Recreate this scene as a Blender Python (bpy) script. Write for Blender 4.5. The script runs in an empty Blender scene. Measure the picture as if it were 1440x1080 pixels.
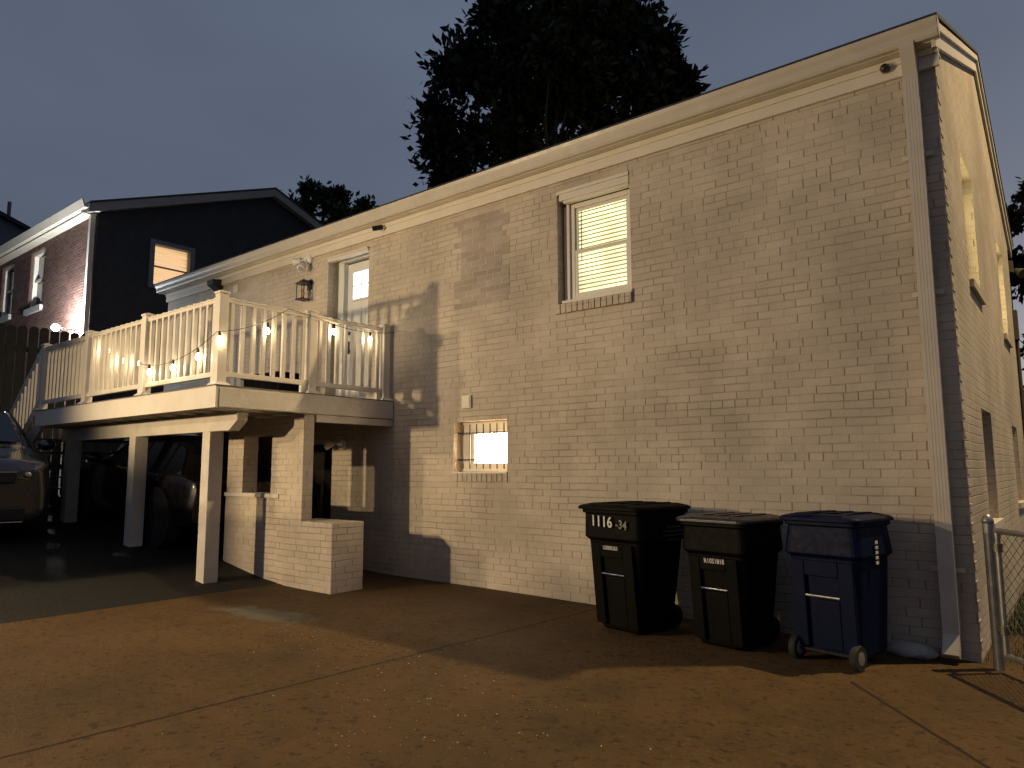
import bpy, bmesh, math, random
from math import radians as R, sin, cos, pi, sqrt
from mathutils import Vector, Matrix
random.seed(7)
S = bpy.context.scene
COL = S.collection

# ------------------------------------------------------------------ helpers
class MB:
    def __init__(s): s.v = []; s.f = []
    def add(s, vs, fs):
        o = len(s.v); s.v += [tuple(p) for p in vs]; s.f += [tuple(i + o for i in f) for f in fs]; return s
    def box(s, x0, x1, y0, y1, z0, z1):
        return s.add([(x0,y0,z0),(x1,y0,z0),(x1,y1,z0),(x0,y1,z0),(x0,y0,z1),(x1,y0,z1),(x1,y1,z1),(x0,y1,z1)],
                     [(0,3,2,1),(4,5,6,7),(0,1,5,4),(1,2,6,5),(2,3,7,6),(3,0,4,7)])
    def obox(s, c, ax, ay, az):
        c = Vector(c); ax = Vector(ax); ay = Vector(ay); az = Vector(az); vs = []
        for k in (-1, 1):
            for (i, j) in ((-1,-1),(1,-1),(1,1),(-1,1)): vs.append(c + ax*i + ay*j + az*k)
        return s.add(vs, [(0,3,2,1),(4,5,6,7),(0,1,5,4),(1,2,6,5),(2,3,7,6),(3,0,4,7)])
    def beam(s, a, b, w, h, up=(0,0,1)):
        a = Vector(a); b = Vector(b); d = (b-a); n = d.normalized(); u = Vector(up)
        r = n.cross(u).normalized(); u = r.cross(n).normalized()
        return s.obox((a+b)/2, d/2, r*w/2, u*h/2)
    def tube(s, a, b, r0, r1=None, n=10, caps=True):
        r1 = r0 if r1 is None else r1
        a = Vector(a); b = Vector(b); d = (b-a).normalized()
        u = d.cross(Vector((0,0,1)) if abs(d.z) < .9 else Vector((1,0,0))).normalized(); w = d.cross(u)
        vs = []
        for p, r in ((a, r0), (b, r1)):
            for i in range(n):
                t = 2*pi*i/n; vs.append(p + u*cos(t)*r + w*sin(t)*r)
        fs = [(i, (i+1) % n, n+(i+1) % n, n+i) for i in range(n)]
        if caps: fs += [tuple(range(n-1, -1, -1)), tuple(range(n, 2*n))]
        return s.add(vs, fs)
    def path(s, pts, r, n=6):
        for a, b in zip(pts[:-1], pts[1:]): s.tube(a, b, r, r, n)
        return s
    def prism(s, poly, fn, a, b):
        n = len(poly); vs = [fn(p, a) for p in poly] + [fn(p, b) for p in poly]
        return s.add(vs, [tuple(range(n-1, -1, -1)), tuple(range(n, 2*n))] + [(i, (i+1) % n, n+(i+1) % n, n+i) for i in range(n)])
    def lathe(s, prof, c, axis=(0,0,1), n=20):
        c = Vector(c); d = Vector(axis).normalized()
        u = d.cross(Vector((0,0,1)) if abs(d.z) < .9 else Vector((1,0,0))).normalized(); w = d.cross(u)
        vs = []
        for (r, h) in prof:
            for i in range(n):
                t = 2*pi*i/n; vs.append(c + d*h + u*cos(t)*r + w*sin(t)*r)
        fs = []
        for k in range(len(prof)-1):
            fs += [(k*n+i, k*n+(i+1) % n, (k+1)*n+(i+1) % n, (k+1)*n+i) for i in range(n)]
        fs += [tuple(range(n-1, -1, -1)), tuple(range((len(prof)-1)*n, len(prof)*n))]
        return s.add(vs, fs)
    def build(s, name, mat, parent=None, off=None, smooth=False, bevel=0, fix=True, segs=2):
        me = bpy.data.meshes.new(name)
        o = Vector((0,0,0)) if off is None else Vector(off)
        me.from_pydata([tuple(Vector(p)-o) for p in s.v], [], s.f)
        if fix:
            bm = bmesh.new(); bm.from_mesh(me)
            bmesh.ops.recalc_face_normals(bm, faces=bm.faces); bm.to_mesh(me); bm.free()
        me.materials.append(mat)
        ob = bpy.data.objects.new(name, me); COL.objects.link(ob)
        if smooth:
            for p in me.polygons: p.use_smooth = True
        if bevel:
            m = ob.modifiers.new('bevel', 'BEVEL'); m.width = bevel; m.segments = segs; m.limit_method = 'ANGLE'
        if parent: ob.parent = parent
        return ob

def tag(o, label=None, cat=None, group=None, kind=None):
    if label: o['label'] = label
    if cat: o['category'] = cat
    if group: o['group'] = group
    if kind: o['kind'] = kind
    return o
def thing(name, label, cat, loc=(0,0,0), rotz=0, group=None):
    o = bpy.data.objects.new(name, None); COL.objects.link(o); o.location = loc; o.rotation_euler = (0,0,rotz)
    o.empty_display_size = .2
    return tag(o, label, cat, group)

# ------------------------------------------------------------------ materials
class NT:
    def __init__(s, name):
        s.m = bpy.data.materials.new(name); s.m.use_nodes = True; s.t = s.m.node_tree; s.t.nodes.clear()
        s.out = s.t.nodes.new('ShaderNodeOutputMaterial')
        s.b = s.t.nodes.new('ShaderNodeBsdfPrincipled'); s.t.links.new(s.b.outputs[0], s.out.inputs[0])
    def n(s, ty, **kw):
        x = s.t.nodes.new(ty)
        for k, v in kw.items(): setattr(x, k, v)
        return x
    def l(s, a, b): s.t.links.new(a, b)
    def put(s, sock, v):
        if isinstance(v, bpy.types.NodeSocket): s.l(v, sock)
        else: sock.default_value = v
    def m_(s, op, a, b=0.0, c=None):
        x = s.n('ShaderNodeMath', operation=op); s.put(x.inputs[0], a); s.put(x.inputs[1], b)
        if c is not None: s.put(x.inputs[2], c)
        return x.outputs[0]
    def rng(s, v, a, b, c=0.0, d=1.0, smooth=True):
        x = s.n('ShaderNodeMapRange'); x.interpolation_type = 'SMOOTHSTEP' if smooth else 'LINEAR'
        s.put(x.inputs[0], v); x.inputs[1].default_value = a; x.inputs[2].default_value = b; x.inputs[3].default_value = c; x.inputs[4].default_value = d
        return x.outputs[0]
    def noise(s, vec, scale, detail=4, rough=.55, out=0):
        x = s.n('ShaderNodeTexNoise'); s.l(vec, x.inputs['Vector']); x.inputs['Scale'].default_value = scale
        x.inputs['Detail'].default_value = detail; x.inputs['Roughness'].default_value = rough; return x.outputs[out]
    def mix(s, f, a, b, mode='MIX'):
        x = s.n('ShaderNodeMix', data_type='RGBA', blend_type=mode); s.put(x.inputs[0], f)
        for k, v in ((6, a), (7, b)):
            if isinstance(v, tuple) and len(v) == 3: v = v + (1,)
            s.put(x.inputs[k], v)
        return x.outputs[2]
    def pos(s): return s.n('ShaderNodeNewGeometry').outputs['Position']
    def obj(s): return s.n('ShaderNodeTexCoord').outputs['Object']
    def bump(s, h, dist, strength=1.0, nrm=None):
        x = s.n('ShaderNodeBump'); s.l(h, x.inputs['Height']); x.inputs['Distance'].default_value = dist; x.inputs['Strength'].default_value = strength
        if nrm: s.l(nrm, x.inputs['Normal'])
        return x.outputs[0]
    def set(s, **kw):
        for k, v in kw.items():
            k = {'col':'Base Color','rough':'Roughness','metal':'Metallic','nrm':'Normal','emit':'Emission Color','es':'Emission Strength','trans':'Transmission Weight','spec':'Specular IOR Level','coat':'Coat Weight','alpha':'Alpha','sss':'Subsurface Weight'}[k]
            if isinstance(v, tuple) and len(v) == 3: v = v + (1,)
            s.put(s.b.inputs[k], v)
        return s

MATS = {}
def simple(name, col, rough=.6, metal=0, var=.12, scale=6, bump=0, bscale=60, spec=.5, coat=0):
    t = NT(name); p = t.pos()
    nz = t.noise(p, scale, 5)
    f = t.rng(nz, .25, .75, 1-var, 1+var, False)
    c = t.mix(1.0, col, t.n('ShaderNodeCombineColor').outputs[0], 'MULTIPLY')
    cc = t.t.nodes[-1]
    comb = [x for x in t.t.nodes if x.type == 'COMBINE_COLOR'][0]
    for i in range(3): t.l(f, comb.inputs[i])
    t.set(col=c, rough=t.rng(t.noise(p, scale*2.3, 3), .2, .8, max(0, rough-.1), min(1, rough+.1), False), metal=metal, spec=spec, coat=coat)
    if bump: t.set(nrm=t.bump(t.noise(p, bscale, 4), bump))
    MATS[name] = t.m; return t.m

def emissive(name, col, strength, base=(.8,.8,.8), diff=True):
    t = NT(name); t.set(col=base, emit=col, es=strength, rough=.5); MATS[name] = t.m; return t.m

ROW, BW = .0690, .2266
def brick(name, base, jointcol, jd=.62, vvar=.10, bumpd=.006, headers=True, dirt=.25, jv_amt=.8, chipped=.0, jw=.0055):
    t = NT(name); g = t.n('ShaderNodeNewGeometry'); p = g.outputs['Position']
    sp = t.n('ShaderNodeSeparateXYZ'); t.l(p, sp.inputs[0]); sn = t.n('ShaderNodeSeparateXYZ'); t.l(g.outputs['True Normal'], sn.inputs[0])
    side = t.m_('GREATER_THAN', t.m_('ABSOLUTE', sn.outputs[0]), .5)
    u = t.m_('ADD', t.m_('MULTIPLY', sp.outputs[0], t.m_('SUBTRACT', 1.0, side)), t.m_('MULTIPLY', sp.outputs[1], side))
    d1 = t.noise(p, 5, 3); d2 = t.noise(p, 3.1, 3, out=0)
    u = t.m_('ADD', u, t.m_('MULTIPLY', t.m_('SUBTRACT', d1, .5), .022))
    mp = t.n('ShaderNodeVectorMath', operation='ADD'); t.l(p, mp.inputs[0]); mp.inputs[1].default_value = (3.3, 9.1, 1.7)
    d3 = t.noise(mp.outputs[0], 2.6, 4)
    z = t.m_('ADD', sp.outputs[2], t.m_('MULTIPLY', t.m_('SUBTRACT', d3, .5), .022))
    v = t.m_('DIVIDE', t.m_('ADD', z, 10*ROW + .012), ROW); row = t.m_('FLOOR', v); fv = t.m_('SUBTRACT', v, row)
    hd = t.m_('COMPARE', t.m_('MODULO', t.m_('ADD', row, 4 if headers else 0), 7.0), 0.0, .4) if headers else None
    if headers:
        w = t.m_('SUBTRACT', BW, t.m_('MULTIPLY', hd, BW/2)); off = t.m_('ADD', t.m_('MULTIPLY', t.m_('MODULO', row, 2.0), .5), t.m_('MULTIPLY', hd, .25))
    else:
        w = BW; off = t.m_('MULTIPLY', t.m_('MODULO', row, 2.0), .5)
    rj = t.n('ShaderNodeTexWhiteNoise', noise_dimensions='1D'); t.l(row, rj.inputs['W'])
    off = t.m_('ADD', off, t.m_('MULTIPLY', rj.outputs[0], .16))
    uu = t.m_('ADD', t.m_('DIVIDE', u, w), off); colm = t.m_('FLOOR', uu); fu = t.m_('SUBTRACT', uu, colm)
    du = t.m_('MULTIPLY', t.m_('MINIMUM', fu, t.m_('SUBTRACT', 1.0, fu)), w)
    dv = t.m_('MULTIPLY', t.m_('MINIMUM', fv, t.m_('SUBTRACT', 1.0, fv)), ROW)
    def wn(a, b):
        c = t.n('ShaderNodeCombineXYZ'); t.put(c.inputs[0], a); t.put(c.inputs[1], b)
        x = t.n('ShaderNodeTexWhiteNoise', noise_dimensions='2D'); t.l(c.outputs[0], x.inputs['Vector']); return x.outputs[0]
    br = wn(colm, row); jr = wn(t.m_('ROUND', uu), t.m_('ADD', row, .37))
    bvr = wn(colm, t.m_('ADD', t.m_('ROUND', v), 77.3))
    ju = t.m_('MULTIPLY', t.rng(du, jw*.35, jw*1.3, 1, 0), t.rng(jr, .05, .7, .30, 1.0))
    n4 = t.noise(p, 1.3, 4); ju = t.m_('MULTIPLY', ju, t.rng(t.noise(p, 1.9, 4), .30, .5, .35, 1.0))
    jv = t.m_('MULTIPLY', t.m_('MULTIPLY', t.rng(dv, jw*.3, jw*1.25, 1, 0), t.rng(bvr, .0, .9, .42, 1.0)), t.rng(n4, .36, .62, jv_amt*.35, jv_amt))
    j = t.m_('MAXIMUM', ju, jv)
    fine = t.noise(p, 70, 4); big = t.noise(p, .9, 5, .6)
    f = t.m_('ADD', t.m_('MULTIPLY', t.m_('SUBTRACT', br, .5), vvar*2), 1.0)
    f = t.m_('MULTIPLY', f, t.rng(big, .3, .7, 1-dirt, 1+dirt*.35))
    f = t.m_('MULTIPLY', f, t.rng(fine, .3, .7, .93, 1.06))
    comb = t.n('ShaderNodeCombineColor')
    for i in range(3): t.l(f, comb.inputs[i])
    c = t.mix(1.0, base, comb.outputs[0], 'MULTIPLY')
    if chipped:
        c = t.mix(t.m_('MULTIPLY', t.m_('GREATER_THAN', br, 1-chipped), .5), c, (.20,.13,.10))
    c = t.mix(t.m_('MULTIPLY', j, jd), c, jointcol)
    h = t.m_('SUBTRACT', 1.0, j); h = t.m_('ADD', h, t.m_('MULTIPLY', br, .25)); h = t.m_('ADD', h, t.m_('MULTIPLY', fine, .35)); h = t.m_('ADD', h, t.m_('MULTIPLY', t.noise(p, 16, 3), .5))
    t.set(col=c, rough=.75, nrm=t.bump(h, bumpd), spec=.3)
    MATS[name] = t.m; return t.m

WB = brick('painted_white_brick', (.53,.452,.36), (.21,.155,.10), jd=.62, jv_amt=.85, bumpd=.0045, vvar=.05)
WBP = brick('bare_patch_brick', (.40,.335,.275), (.54,.50,.45), jd=.6, headers=False, vvar=.14, bumpd=.004, jv_amt=1.0, jw=.008)
RB = brick('red_brick', (.095,.048,.036), (.26,.23,.21), jd=.7, vvar=.3, bumpd=.010, headers=False, jw=.007)
TRIM = simple('white_trim_paint', (.66,.60,.51), .45, var=.07, scale=3)
VINYL = simple('white_vinyl', (.68,.62,.54), .4, var=.09, scale=3)
ALU = simple('white_aluminium', (.54,.485,.40), .35, var=.08, scale=5)
WOODW = simple('painted_timber', (.55,.50,.43), .6, var=.12, scale=5, bump=.004, bscale=25)
DECKF = simple('deck_boards', (.16,.14,.13), .7, var=.2, scale=4)
BLACK = simple('black_metal', (.012,.012,.013), .4, var=.1)
DARKP = simple('dark_plastic', (.0032,.0028,.002), .6, spec=.09, var=.25, scale=9, bump=.0012, bscale=180)
BLUEP = simple('blue_plastic', (.0012,.0044,.026), .55, spec=.12, var=.10, scale=9, bump=.0012, bscale=180)
RUBBER = simple('rubber', (.012,.012,.012), .8)
GALV = simple('galvanised_steel', (.30,.29,.27), .45, .8, var=.25, scale=14)
RUST = simple('dull_wire', (.16,.14,.11), .5, .7, var=.3, scale=20)
CHROME = simple('chrome', (.7,.7,.7), .12, 1)
GREYCAR = simple('grey_car_paint', (.075,.075,.08), .2, .6, var=.03, coat=.8)
DARKCAR = simple('dark_car_paint', (.010,.008,.009), .3, .2, var=.03, coat=.6)
CARGLASS = simple('car_glass', (.008,.012,.022), .06, 0, var=.05, spec=.8)
SHINGLE = simple('roof_shingle', (.03,.028,.027), .9, var=.4, scale=20, bump=.01, bscale=30)
DOORW = simple('white_door_paint', (.66,.67,.65), .4, var=.04)
BROWNF = simple('dark_fence_wood', (.017,.015,.015), .8, var=.35, scale=5, bump=.006, bscale=18)
BARK = simple('bark', (.06,.045,.035), .9, var=.4, scale=8, bump=.03, bscale=14)
STONE = simple('pale_stone', (.35,.34,.31), .8, var=.2, scale=9, bump=.01, bscale=20)
STICK = simple('white_sticker', (.62,.60,.55), .6, var=.3, scale=60)
DULLS = simple('worn_white_print', (.22,.21,.19), .7, var=.4, scale=60)
DARKD = simple('dark_door_paint', (.02,.017,.014), .4, var=.2)
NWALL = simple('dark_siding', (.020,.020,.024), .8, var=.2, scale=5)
FARW = simple('far_house_siding', (.10,.11,.13), .8, var=.2)
PIPE = simple('vent_pipe_metal', (.10,.10,.11), .6)
BEIGE = simple('beige_box_paint', (.06,.052,.03), .5)
GLASSD = simple('dark_window_glass', (.02,.022,.026), .05, var=.02, spec=.8)
CURT = simple('pale_curtain', (.5,.5,.52), .9, var=.1)
PORCHF = simple('grey_floor_paint', (.10,.095,.09), .7)
CLEAR = NT('clear_glass').set(col=(.9,.9,.88), rough=.05, trans=.9).m

def concrete():
    t = NT('brown_concrete'); p = t.pos(); sp = t.n('ShaderNodeSeparateXYZ'); t.l(p, sp.inputs[0]); X, Y = sp.outputs[0], sp.outputs[1]
    big = t.noise(p, .55, 6, .6); med = t.noise(p, 3.2, 6, .65); fine = t.noise(p, 38, 5, .7); grit = t.noise(p, 140, 3)
    mp = t.n('ShaderNodeMapping'); t.l(p, mp.inputs[0]); mp.inputs['Rotation'].default_value = (0,0,R(42)); mp.inputs['Scale'].default_value = (1, 3.2, 1)
    streak = t.noise(mp.outputs[0], 6.5, 6, .7)
    c = t.mix(t.rng(big, .35, .65), (.120,.068,.025), (.083,.047,.018))
    c = t.mix(t.m_('MULTIPLY', t.rng(med, .45, .7), .45), c, (.050,.029,.013))
    c = t.mix(t.m_('MULTIPLY', t.rng(fine, .55, .72), .7), c, (.17,.115,.058))
    spots = t.noise(p, 17, 6, .7); c = t.mix(t.m_('MULTIPLY', t.rng(spots, .53, .64), .8), c, (.030,.017,.007)); spk = t.noise(p, 46, 5, .75); c = t.mix(t.m_('MULTIPLY', t.rng(spk, .58, .70), .5), c, (.024,.014,.006))
    oil = t.noise(p, 1.1, 5, .6); c = t.mix(t.m_('MULTIPLY', t.rng(oil, .56, .70), .4), c, (.035,.024,.014))
    c = t.mix(t.m_('MULTIPLY', t.rng(streak, .52, .70), .45), c, (.04,.024,.011))
    # grey repaired patch beside the porch and a dark stain
    def blob(cx, cy, rx, ry, rot):
        dx = t.m_('SUBTRACT', X, cx); dy = t.m_('SUBTRACT', Y, cy)
        a = t.m_('ADD', t.m_('MULTIPLY', dx, cos(rot)/rx), t.m_('MULTIPLY', dy, sin(rot)/rx)); b = t.m_('ADD', t.m_('MULTIPLY', dx, -sin(rot)/ry), t.m_('MULTIPLY', dy, cos(rot)/ry))
        r = t.m_('SQRT', t.m_('ADD', t.m_('MULTIPLY', a, a), t.m_('MULTIPLY', b, b)))
        return t.rng(t.m_('ADD', r, t.m_('MULTIPLY', t.m_('SUBTRACT', t.noise(p, 3.2, 6, .7), .5), 2.6)), .6, 1.15, 1, 0)
    c = t.mix(t.m_('MULTIPLY', blob(-6.0, -2.35, .62, .22, .1), .85), c, (.12,.11,.09))
    c = t.mix(t.m_('MULTIPLY', blob(-5.0, -.75, .5, .18, .0), .5), c, (.08,.05,.035))
    # control joints: straight saw cuts (a slight wander); skewed third line is the gate rail's shadow, painted dark
    def joint_or_shadow(px, py, dx, dy, w, amp=.012):
        L = sqrt(dx*dx+dy*dy); nx, ny = -dy/L, dx/L
        d = t.m_('ADD', t.m_('MULTIPLY', t.m_('SUBTRACT', X, px), nx), t.m_('MULTIPLY', t.m_('SUBTRACT', Y, py), ny))
        d = t.m_('ADD', d, t.m_('MULTIPLY', t.m_('SUBTRACT', t.noise(p, 3, 5), .5), amp*2))
        return t.rng(t.m_('ABSOLUTE', d), w*.5, w*1.1, 1, 0)
    j1 = joint_or_shadow(-7.35, -1.24, 0, 1, .020); j2 = joint_or_shadow(-3.80, -.33, -.06, -1, .018, .016); rail_shadow = joint_or_shadow(-1.25, -1.15, .47, -1.14*.5, .016, .006)
    def gate(j, lo, hi, coord):  # limit the painted shadow line to a span
        return t.m_('MULTIPLY', j, t.m_('MULTIPLY', t.m_('GREATER_THAN', coord, lo), t.m_('LESS_THAN', coord, hi)))
    j = t.m_('MAXIMUM', j1, j2); j = t.m_('MAXIMUM', j, gate(rail_shadow, -1.3, 6, X))
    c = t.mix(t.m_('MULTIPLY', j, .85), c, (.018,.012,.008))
    # asphalt beyond the first saw cut
    asp = t.m_('LESS_THAN', t.m_('ADD', X, t.m_('MULTIPLY', t.m_('SUBTRACT', t.noise(p, 4, 4), .5), .05)), -7.36)
    ac = t.mix(t.rng(fine, .3, .7), (.014,.013,.012), (.026,.024,.021))
    c = t.mix(asp, c, ac)
    h = t.m_('ADD', t.m_('MULTIPLY', fine, .5), t.m_('MULTIPLY', grit, .35)); h = t.m_('ADD', h, t.m_('MULTIPLY', streak, .35)); h = t.m_('SUBTRACT', h, t.m_('MULTIPLY', j, .3)); h = t.m_('ADD', h, t.m_('MULTIPLY', med, .8))
    t.set(col=c, rough=.72, nrm=t.bump(h, .030), spec=.2)
    return t.m
CONC = concrete()
def soil():
    t = NT('lawn_soil'); p = t.pos(); t.set(col=t.mix(t.rng(t.noise(p, 2, 5), .3, .7), (.030,.035,.014), (.05,.045,.022)), rough=.95, nrm=t.bump(t.noise(p, 25, 5), .03)); return t.m
SOIL = soil()
def leafm(name, a, b):
    t = NT(name); oi = t.n('ShaderNodeTexNoise'); t.l(t.pos(), oi.inputs['Vector']); oi.inputs['Scale'].default_value = 1.3
    t.set(col=t.mix(t.rng(oi.outputs[0], .35, .65), a, b), rough=.6, spec=.2); return t.m
LEAF = leafm('dark_leaf', (.012,.017,.009), (.024,.032,.014))
LEAF2 = leafm('green_leaf', (.035,.055,.022), (.05,.07,.03))
GRASS = leafm('grass_blade', (.03,.05,.015), (.06,.08,.025))

# ------------------------------------------------------------------ setting
def lerp(x, ks):
    if x <= ks[0][0]: return ks[0][1]
    for (a, b), (c, d) in zip(ks[:-1], ks[1:]):
        if x <= c:
            t = (x-a)/(c-a); return b+(d-b)*t
    return ks[-1][1]
GK = [(-26,2.0),(-17,1.65),(-14,1.05),(-11.8,.60),(-9.6,.40),(-8.6,.25),(-7.9,.13),(-7.4,.078),(-6.9,.066),(-5.7,.062),(-.69,.0),(6,-.06)]
def gz(x): return (lerp(x-.25, GK)+lerp(x, GK)+lerp(x+.25, GK))/3
def sheet(name, xs, ys, mat, dz=0.0, mask=None):
    m = MB(); nx, ny = len(xs), len(ys)
    m.v = [(x, y, gz(x)+dz) for y in ys for x in xs]
    for j in range(ny-1):
        for i in range(nx-1):
            if mask and not mask((xs[i]+xs[i+1])/2, (ys[j]+ys[j+1])/2): continue
            m.f.append((j*nx+i, j*nx+i+1, (j+1)*nx+i+1, (j+1)*nx+i))
    return m.build(name, mat, smooth=True)
def fr(a, b, n): return [a+(b-a)*i/n for i in range(n+1)]
g = sheet('ground', [-400,-120,-60,-40]+fr(-30,6,72)+[12,40,120,400], [-400,-100,-40]+fr(-25,12,10)+[30,60,120,400], SOIL, -.06); tag(g, kind='structure')
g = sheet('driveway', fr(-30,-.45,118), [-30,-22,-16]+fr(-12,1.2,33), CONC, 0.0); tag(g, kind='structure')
# driveway apron right of the corner, ending on a skewed edge at the lawn
m = MB(); edge = [(-.45,-.02),(-.40,-.22),(-.05,-.50),(.4,-.86),(1.2,-1.5),(3.2,-3.2),(6,-5.2)]
m.v = [(x,y,gz(-.45)-.0005-.01*max(0,x+.45)) for x,y in edge]+[(x,-30,gz(-.45)-.0005-.01*max(0,x+.45)) for x,y in edge]
n = len(edge); m.f = [(i,i+1,n+i+1,n+i) for i in range(n-1)]
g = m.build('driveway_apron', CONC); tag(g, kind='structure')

# lawn blades: nobody could count them
m = MB(); rnd = random.Random(3)
def edge_y(x):
    for (a,b),(c,d) in zip(edge[:-1], edge[1:]):
        if a <= x <= c: return b+(d-b)*(x-a)/(c-a)
    return -.02
cnt = 0
while cnt < 9000:
    x = rnd.uniform(-.68, 1.6); y = rnd.uniform(-1.6, 6.5)**1.0
    if y < edge_y(max(x,-.45))+.02: continue
    if x < -.5 and y < .02: continue
    h = rnd.uniform(.03,.10)*(1 if rnd.random() < .9 else 1.5); a = rnd.uniform(0, 2*pi); w = .004; lx = rnd.uniform(-.03,.03); ly = rnd.uniform(-.03,.03)
    b = Vector((x,y,gz(x)-.06)); t = b+Vector((lx,ly,h+.05)); dx = Vector((cos(a)*w, sin(a)*w, 0))
    m.add([b-dx, b+dx, t], [(0,1,2)]); cnt += 1
tag(m.build('lawn_grass', GRASS, fix=False), 'dark short grass growing along the side wall right of the gate post', 'grass', kind='stuff')

# pale leaf litter and grit scattered on the concrete
m = MB(); rnd = random.Random(11)
for i in range(330):
    q = rnd.random()
    if q < .45: x = rnd.gauss(-2.9,.5); y = rnd.gauss(-3.2,.45)
    elif q < .75: x = rnd.gauss(-4.7,.5); y = rnd.gauss(-2.5,.35)
    elif q < .85: x = rnd.uniform(-3.9,-3.75); y = rnd.uniform(-4.5,-.4)
    else: x = rnd.uniform(-7,1.0); y = rnd.uniform(-5,-.3)
    if y > -.2: continue
    r = rnd.choice((.002,.003,.003,.004,.005,.009)); a = rnd.uniform(0,pi); z = gz(min(x,-.45))+.004
    c = Vector((x,y,z)); u = Vector((cos(a),sin(a),rnd.uniform(-.2,.4)))*r; w = Vector((-sin(a),cos(a),rnd.uniform(-.2,.2)))*r*.45
    m.add([c-u, c+w, c+u, c-w, c+Vector((0,0,.004))], [(0,1,4),(1,2,4),(2,3,4),(3,0,4)])
tag(m.build('ground_litter', simple('litter', (.42,.36,.26), .8, var=.4, scale=40)), 'tiny pale leaf scraps and grit scattered over the brown concrete', 'litter', kind='stuff')

# ------------------------------------------------------------------ wall builder
def wall_mesh(fn, a0, a1, z0, z1, holes, depth, top=None):
    """fn(a, d, z): a along the wall, d into the wall"""
    m = MB(); A = sorted({a0, a1, *[h[0] for h in holes], *[h[1] for h in holes]}); Z = sorted({z0, z1, *[h[2] for h in holes], *[h[3] for h in holes]})
    ins = lambda a, z: any(h[0] < a < h[1] and h[2] < z < h[3] for h in holes)
    for d in (0, depth):
        for i in range(len(A)-1):
            for k in range(len(Z)-1):
                if ins((A[i]+A[i+1])/2, (Z[k]+Z[k+1])/2): continue
                q = [fn(A[i],d,Z[k]), fn(A[i+1],d,Z[k]), fn(A[i+1],d,Z[k+1]), fn(A[i],d,Z[k+1])]
                m.add(q, [(0,1,2,3)] if d == 0 else [(3,2,1,0)])
        if top: m.add([fn(a0,d,z1), fn(a1,d,z1), fn(top[0],d,top[1])], [(0,1,2)] if d == 0 else [(2,1,0)])
    for (h0,h1,k0,k1) in holes:
        for (p, q) in (((h0,k0),(h1,k0)), ((h1,k0),(h1,k1)), ((h1,k1),(h0,k1)), ((h0,k1),(h0,k0))):
            m.add([fn(p[0],0,p[1]), fn(p[0],depth,p[1]), fn(q[0],depth,q[1]), fn(q[0],0,q[1])], [(0,1,2,3)])
    return m
def flipfix(m): return m

# ------------------------------------------------------------------ the white brick house
HX1, HX0, HD = -.69, -13.2, 6.9
EZ = 4.66          # wall top under the soffit
RIDGE_Y, RIDGE_Z = 3.38, 6.24
house = thing('brick_house', 'white painted brick house with long gutter, lit upper window and barred basement window', 'house', (-6.9,0,0))
OFF = (-6.9,0,0)
def hb(m, name, mat, parent=None, **k): return m.build(name, mat, parent or house, OFF, **k)
WIN = (-4.32,-3.42,3.13,4.40); BWIN = (-5.85,-5.035,1.35,1.936); DOOR = (-8.36,-7.46,2.27,4.42); BDOOR = (-9.05,-8.16,.20,1.80)
fnF = lambda a, d, z: (a, d, z)
hb(wall_mesh(fnF, HX0, HX1, -.4, EZ, [WIN, BWIN, DOOR, BDOOR], .26), 'front_wall', WB, fix=False)
SW = [(1.22,2.10,3.05,4.26), (4.55,5.40,3.05,4.26), (1.30,2.10,.90,1.90), (4.6,5.4,.95,1.90)]
fnS = lambda a, d, z: (HX1-d, a, z)
hb(wall_mesh(fnS, 0.0, HD, -.4, EZ, SW, .26, (RIDGE_Y, RIDGE_Z-.13)), 'side_wall', WB, fix=False)
# far end and back walls
m2 = MB(); m2.box(HX0, HX0+.26, .26, HD, -.4, EZ); m2.prism([(0.0,EZ),(HD,EZ),(RIDGE_Y,RIDGE_Z-.13)], lambda p, a: (a, p[0], p[1]), HX0, HX0+.26); m2.box(HX0, HX1, HD-.26, HD, -.4, EZ)
m2.v += []; hb(m2, 'rear_wall', WB)
# quoin bumps at the corner: header ends standing 4 mm proud, alternate courses
cp = [(HX1-.002,-.2)]
zz = .02
while zz < EZ-.2:
    k = int(round((zz-.02)/ROW)); e = .0075 if k % 2 else .002
    cp += [(HX1+e,zz),(HX1+e,zz+ROW-.010),(HX1+.001,zz+ROW-.008),(HX1+.001,zz+ROW-.001)]; zz += ROW
cp.append((HX1-.002,zz))
hb(MB().prism(cp, lambda p, a: (p[0], a, p[1]), -.006, .11), 'corner_bricks', WB)
# roof, eave and rakes
sl = (RIDGE_Z-4.84)/(RIDGE_Y+.16)
m = MB()
for s0, yA, zA in ((1,-.225,4.826), (-1,HD+.225,4.826)):
    m.add([(HX0-.12,yA,zA),(HX1+.062,yA,zA),(HX1+.062,RIDGE_Y,RIDGE_Z),(HX0-.12,RIDGE_Y,RIDGE_Z),(HX0-.12,yA,zA-.035),(HX1+.062,yA,zA-.035),(HX1+.062,RIDGE_Y,RIDGE_Z-.035),(HX0-.12,RIDGE_Y,RIDGE_Z-.035)],
          [(0,1,2,3),(7,6,5,4),(0,4,5,1),(1,5,6,2),(2,6,7,3),(3,7,4,0)])
roof = hb(m, 'roof', SHINGLE)
hb(MB().box(HX0-.10, HX1+.02, -.125, .2, 4.657, 4.675), 'soffit', TRIM)
m = MB(); m.box(HX0-.02, HX1+.03, -.035, -.002, 4.50, 4.655); m.box(HX0-.02, HX1+.03, -.05, -.036, 4.60, 4.655)
hb(m, 'frieze_board', TRIM, bevel=.004)
hb(MB().box(HX0-.1, HX1+.05, -.135, -.126, 4.655, 4.80), 'fascia_board', TRIM)
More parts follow.
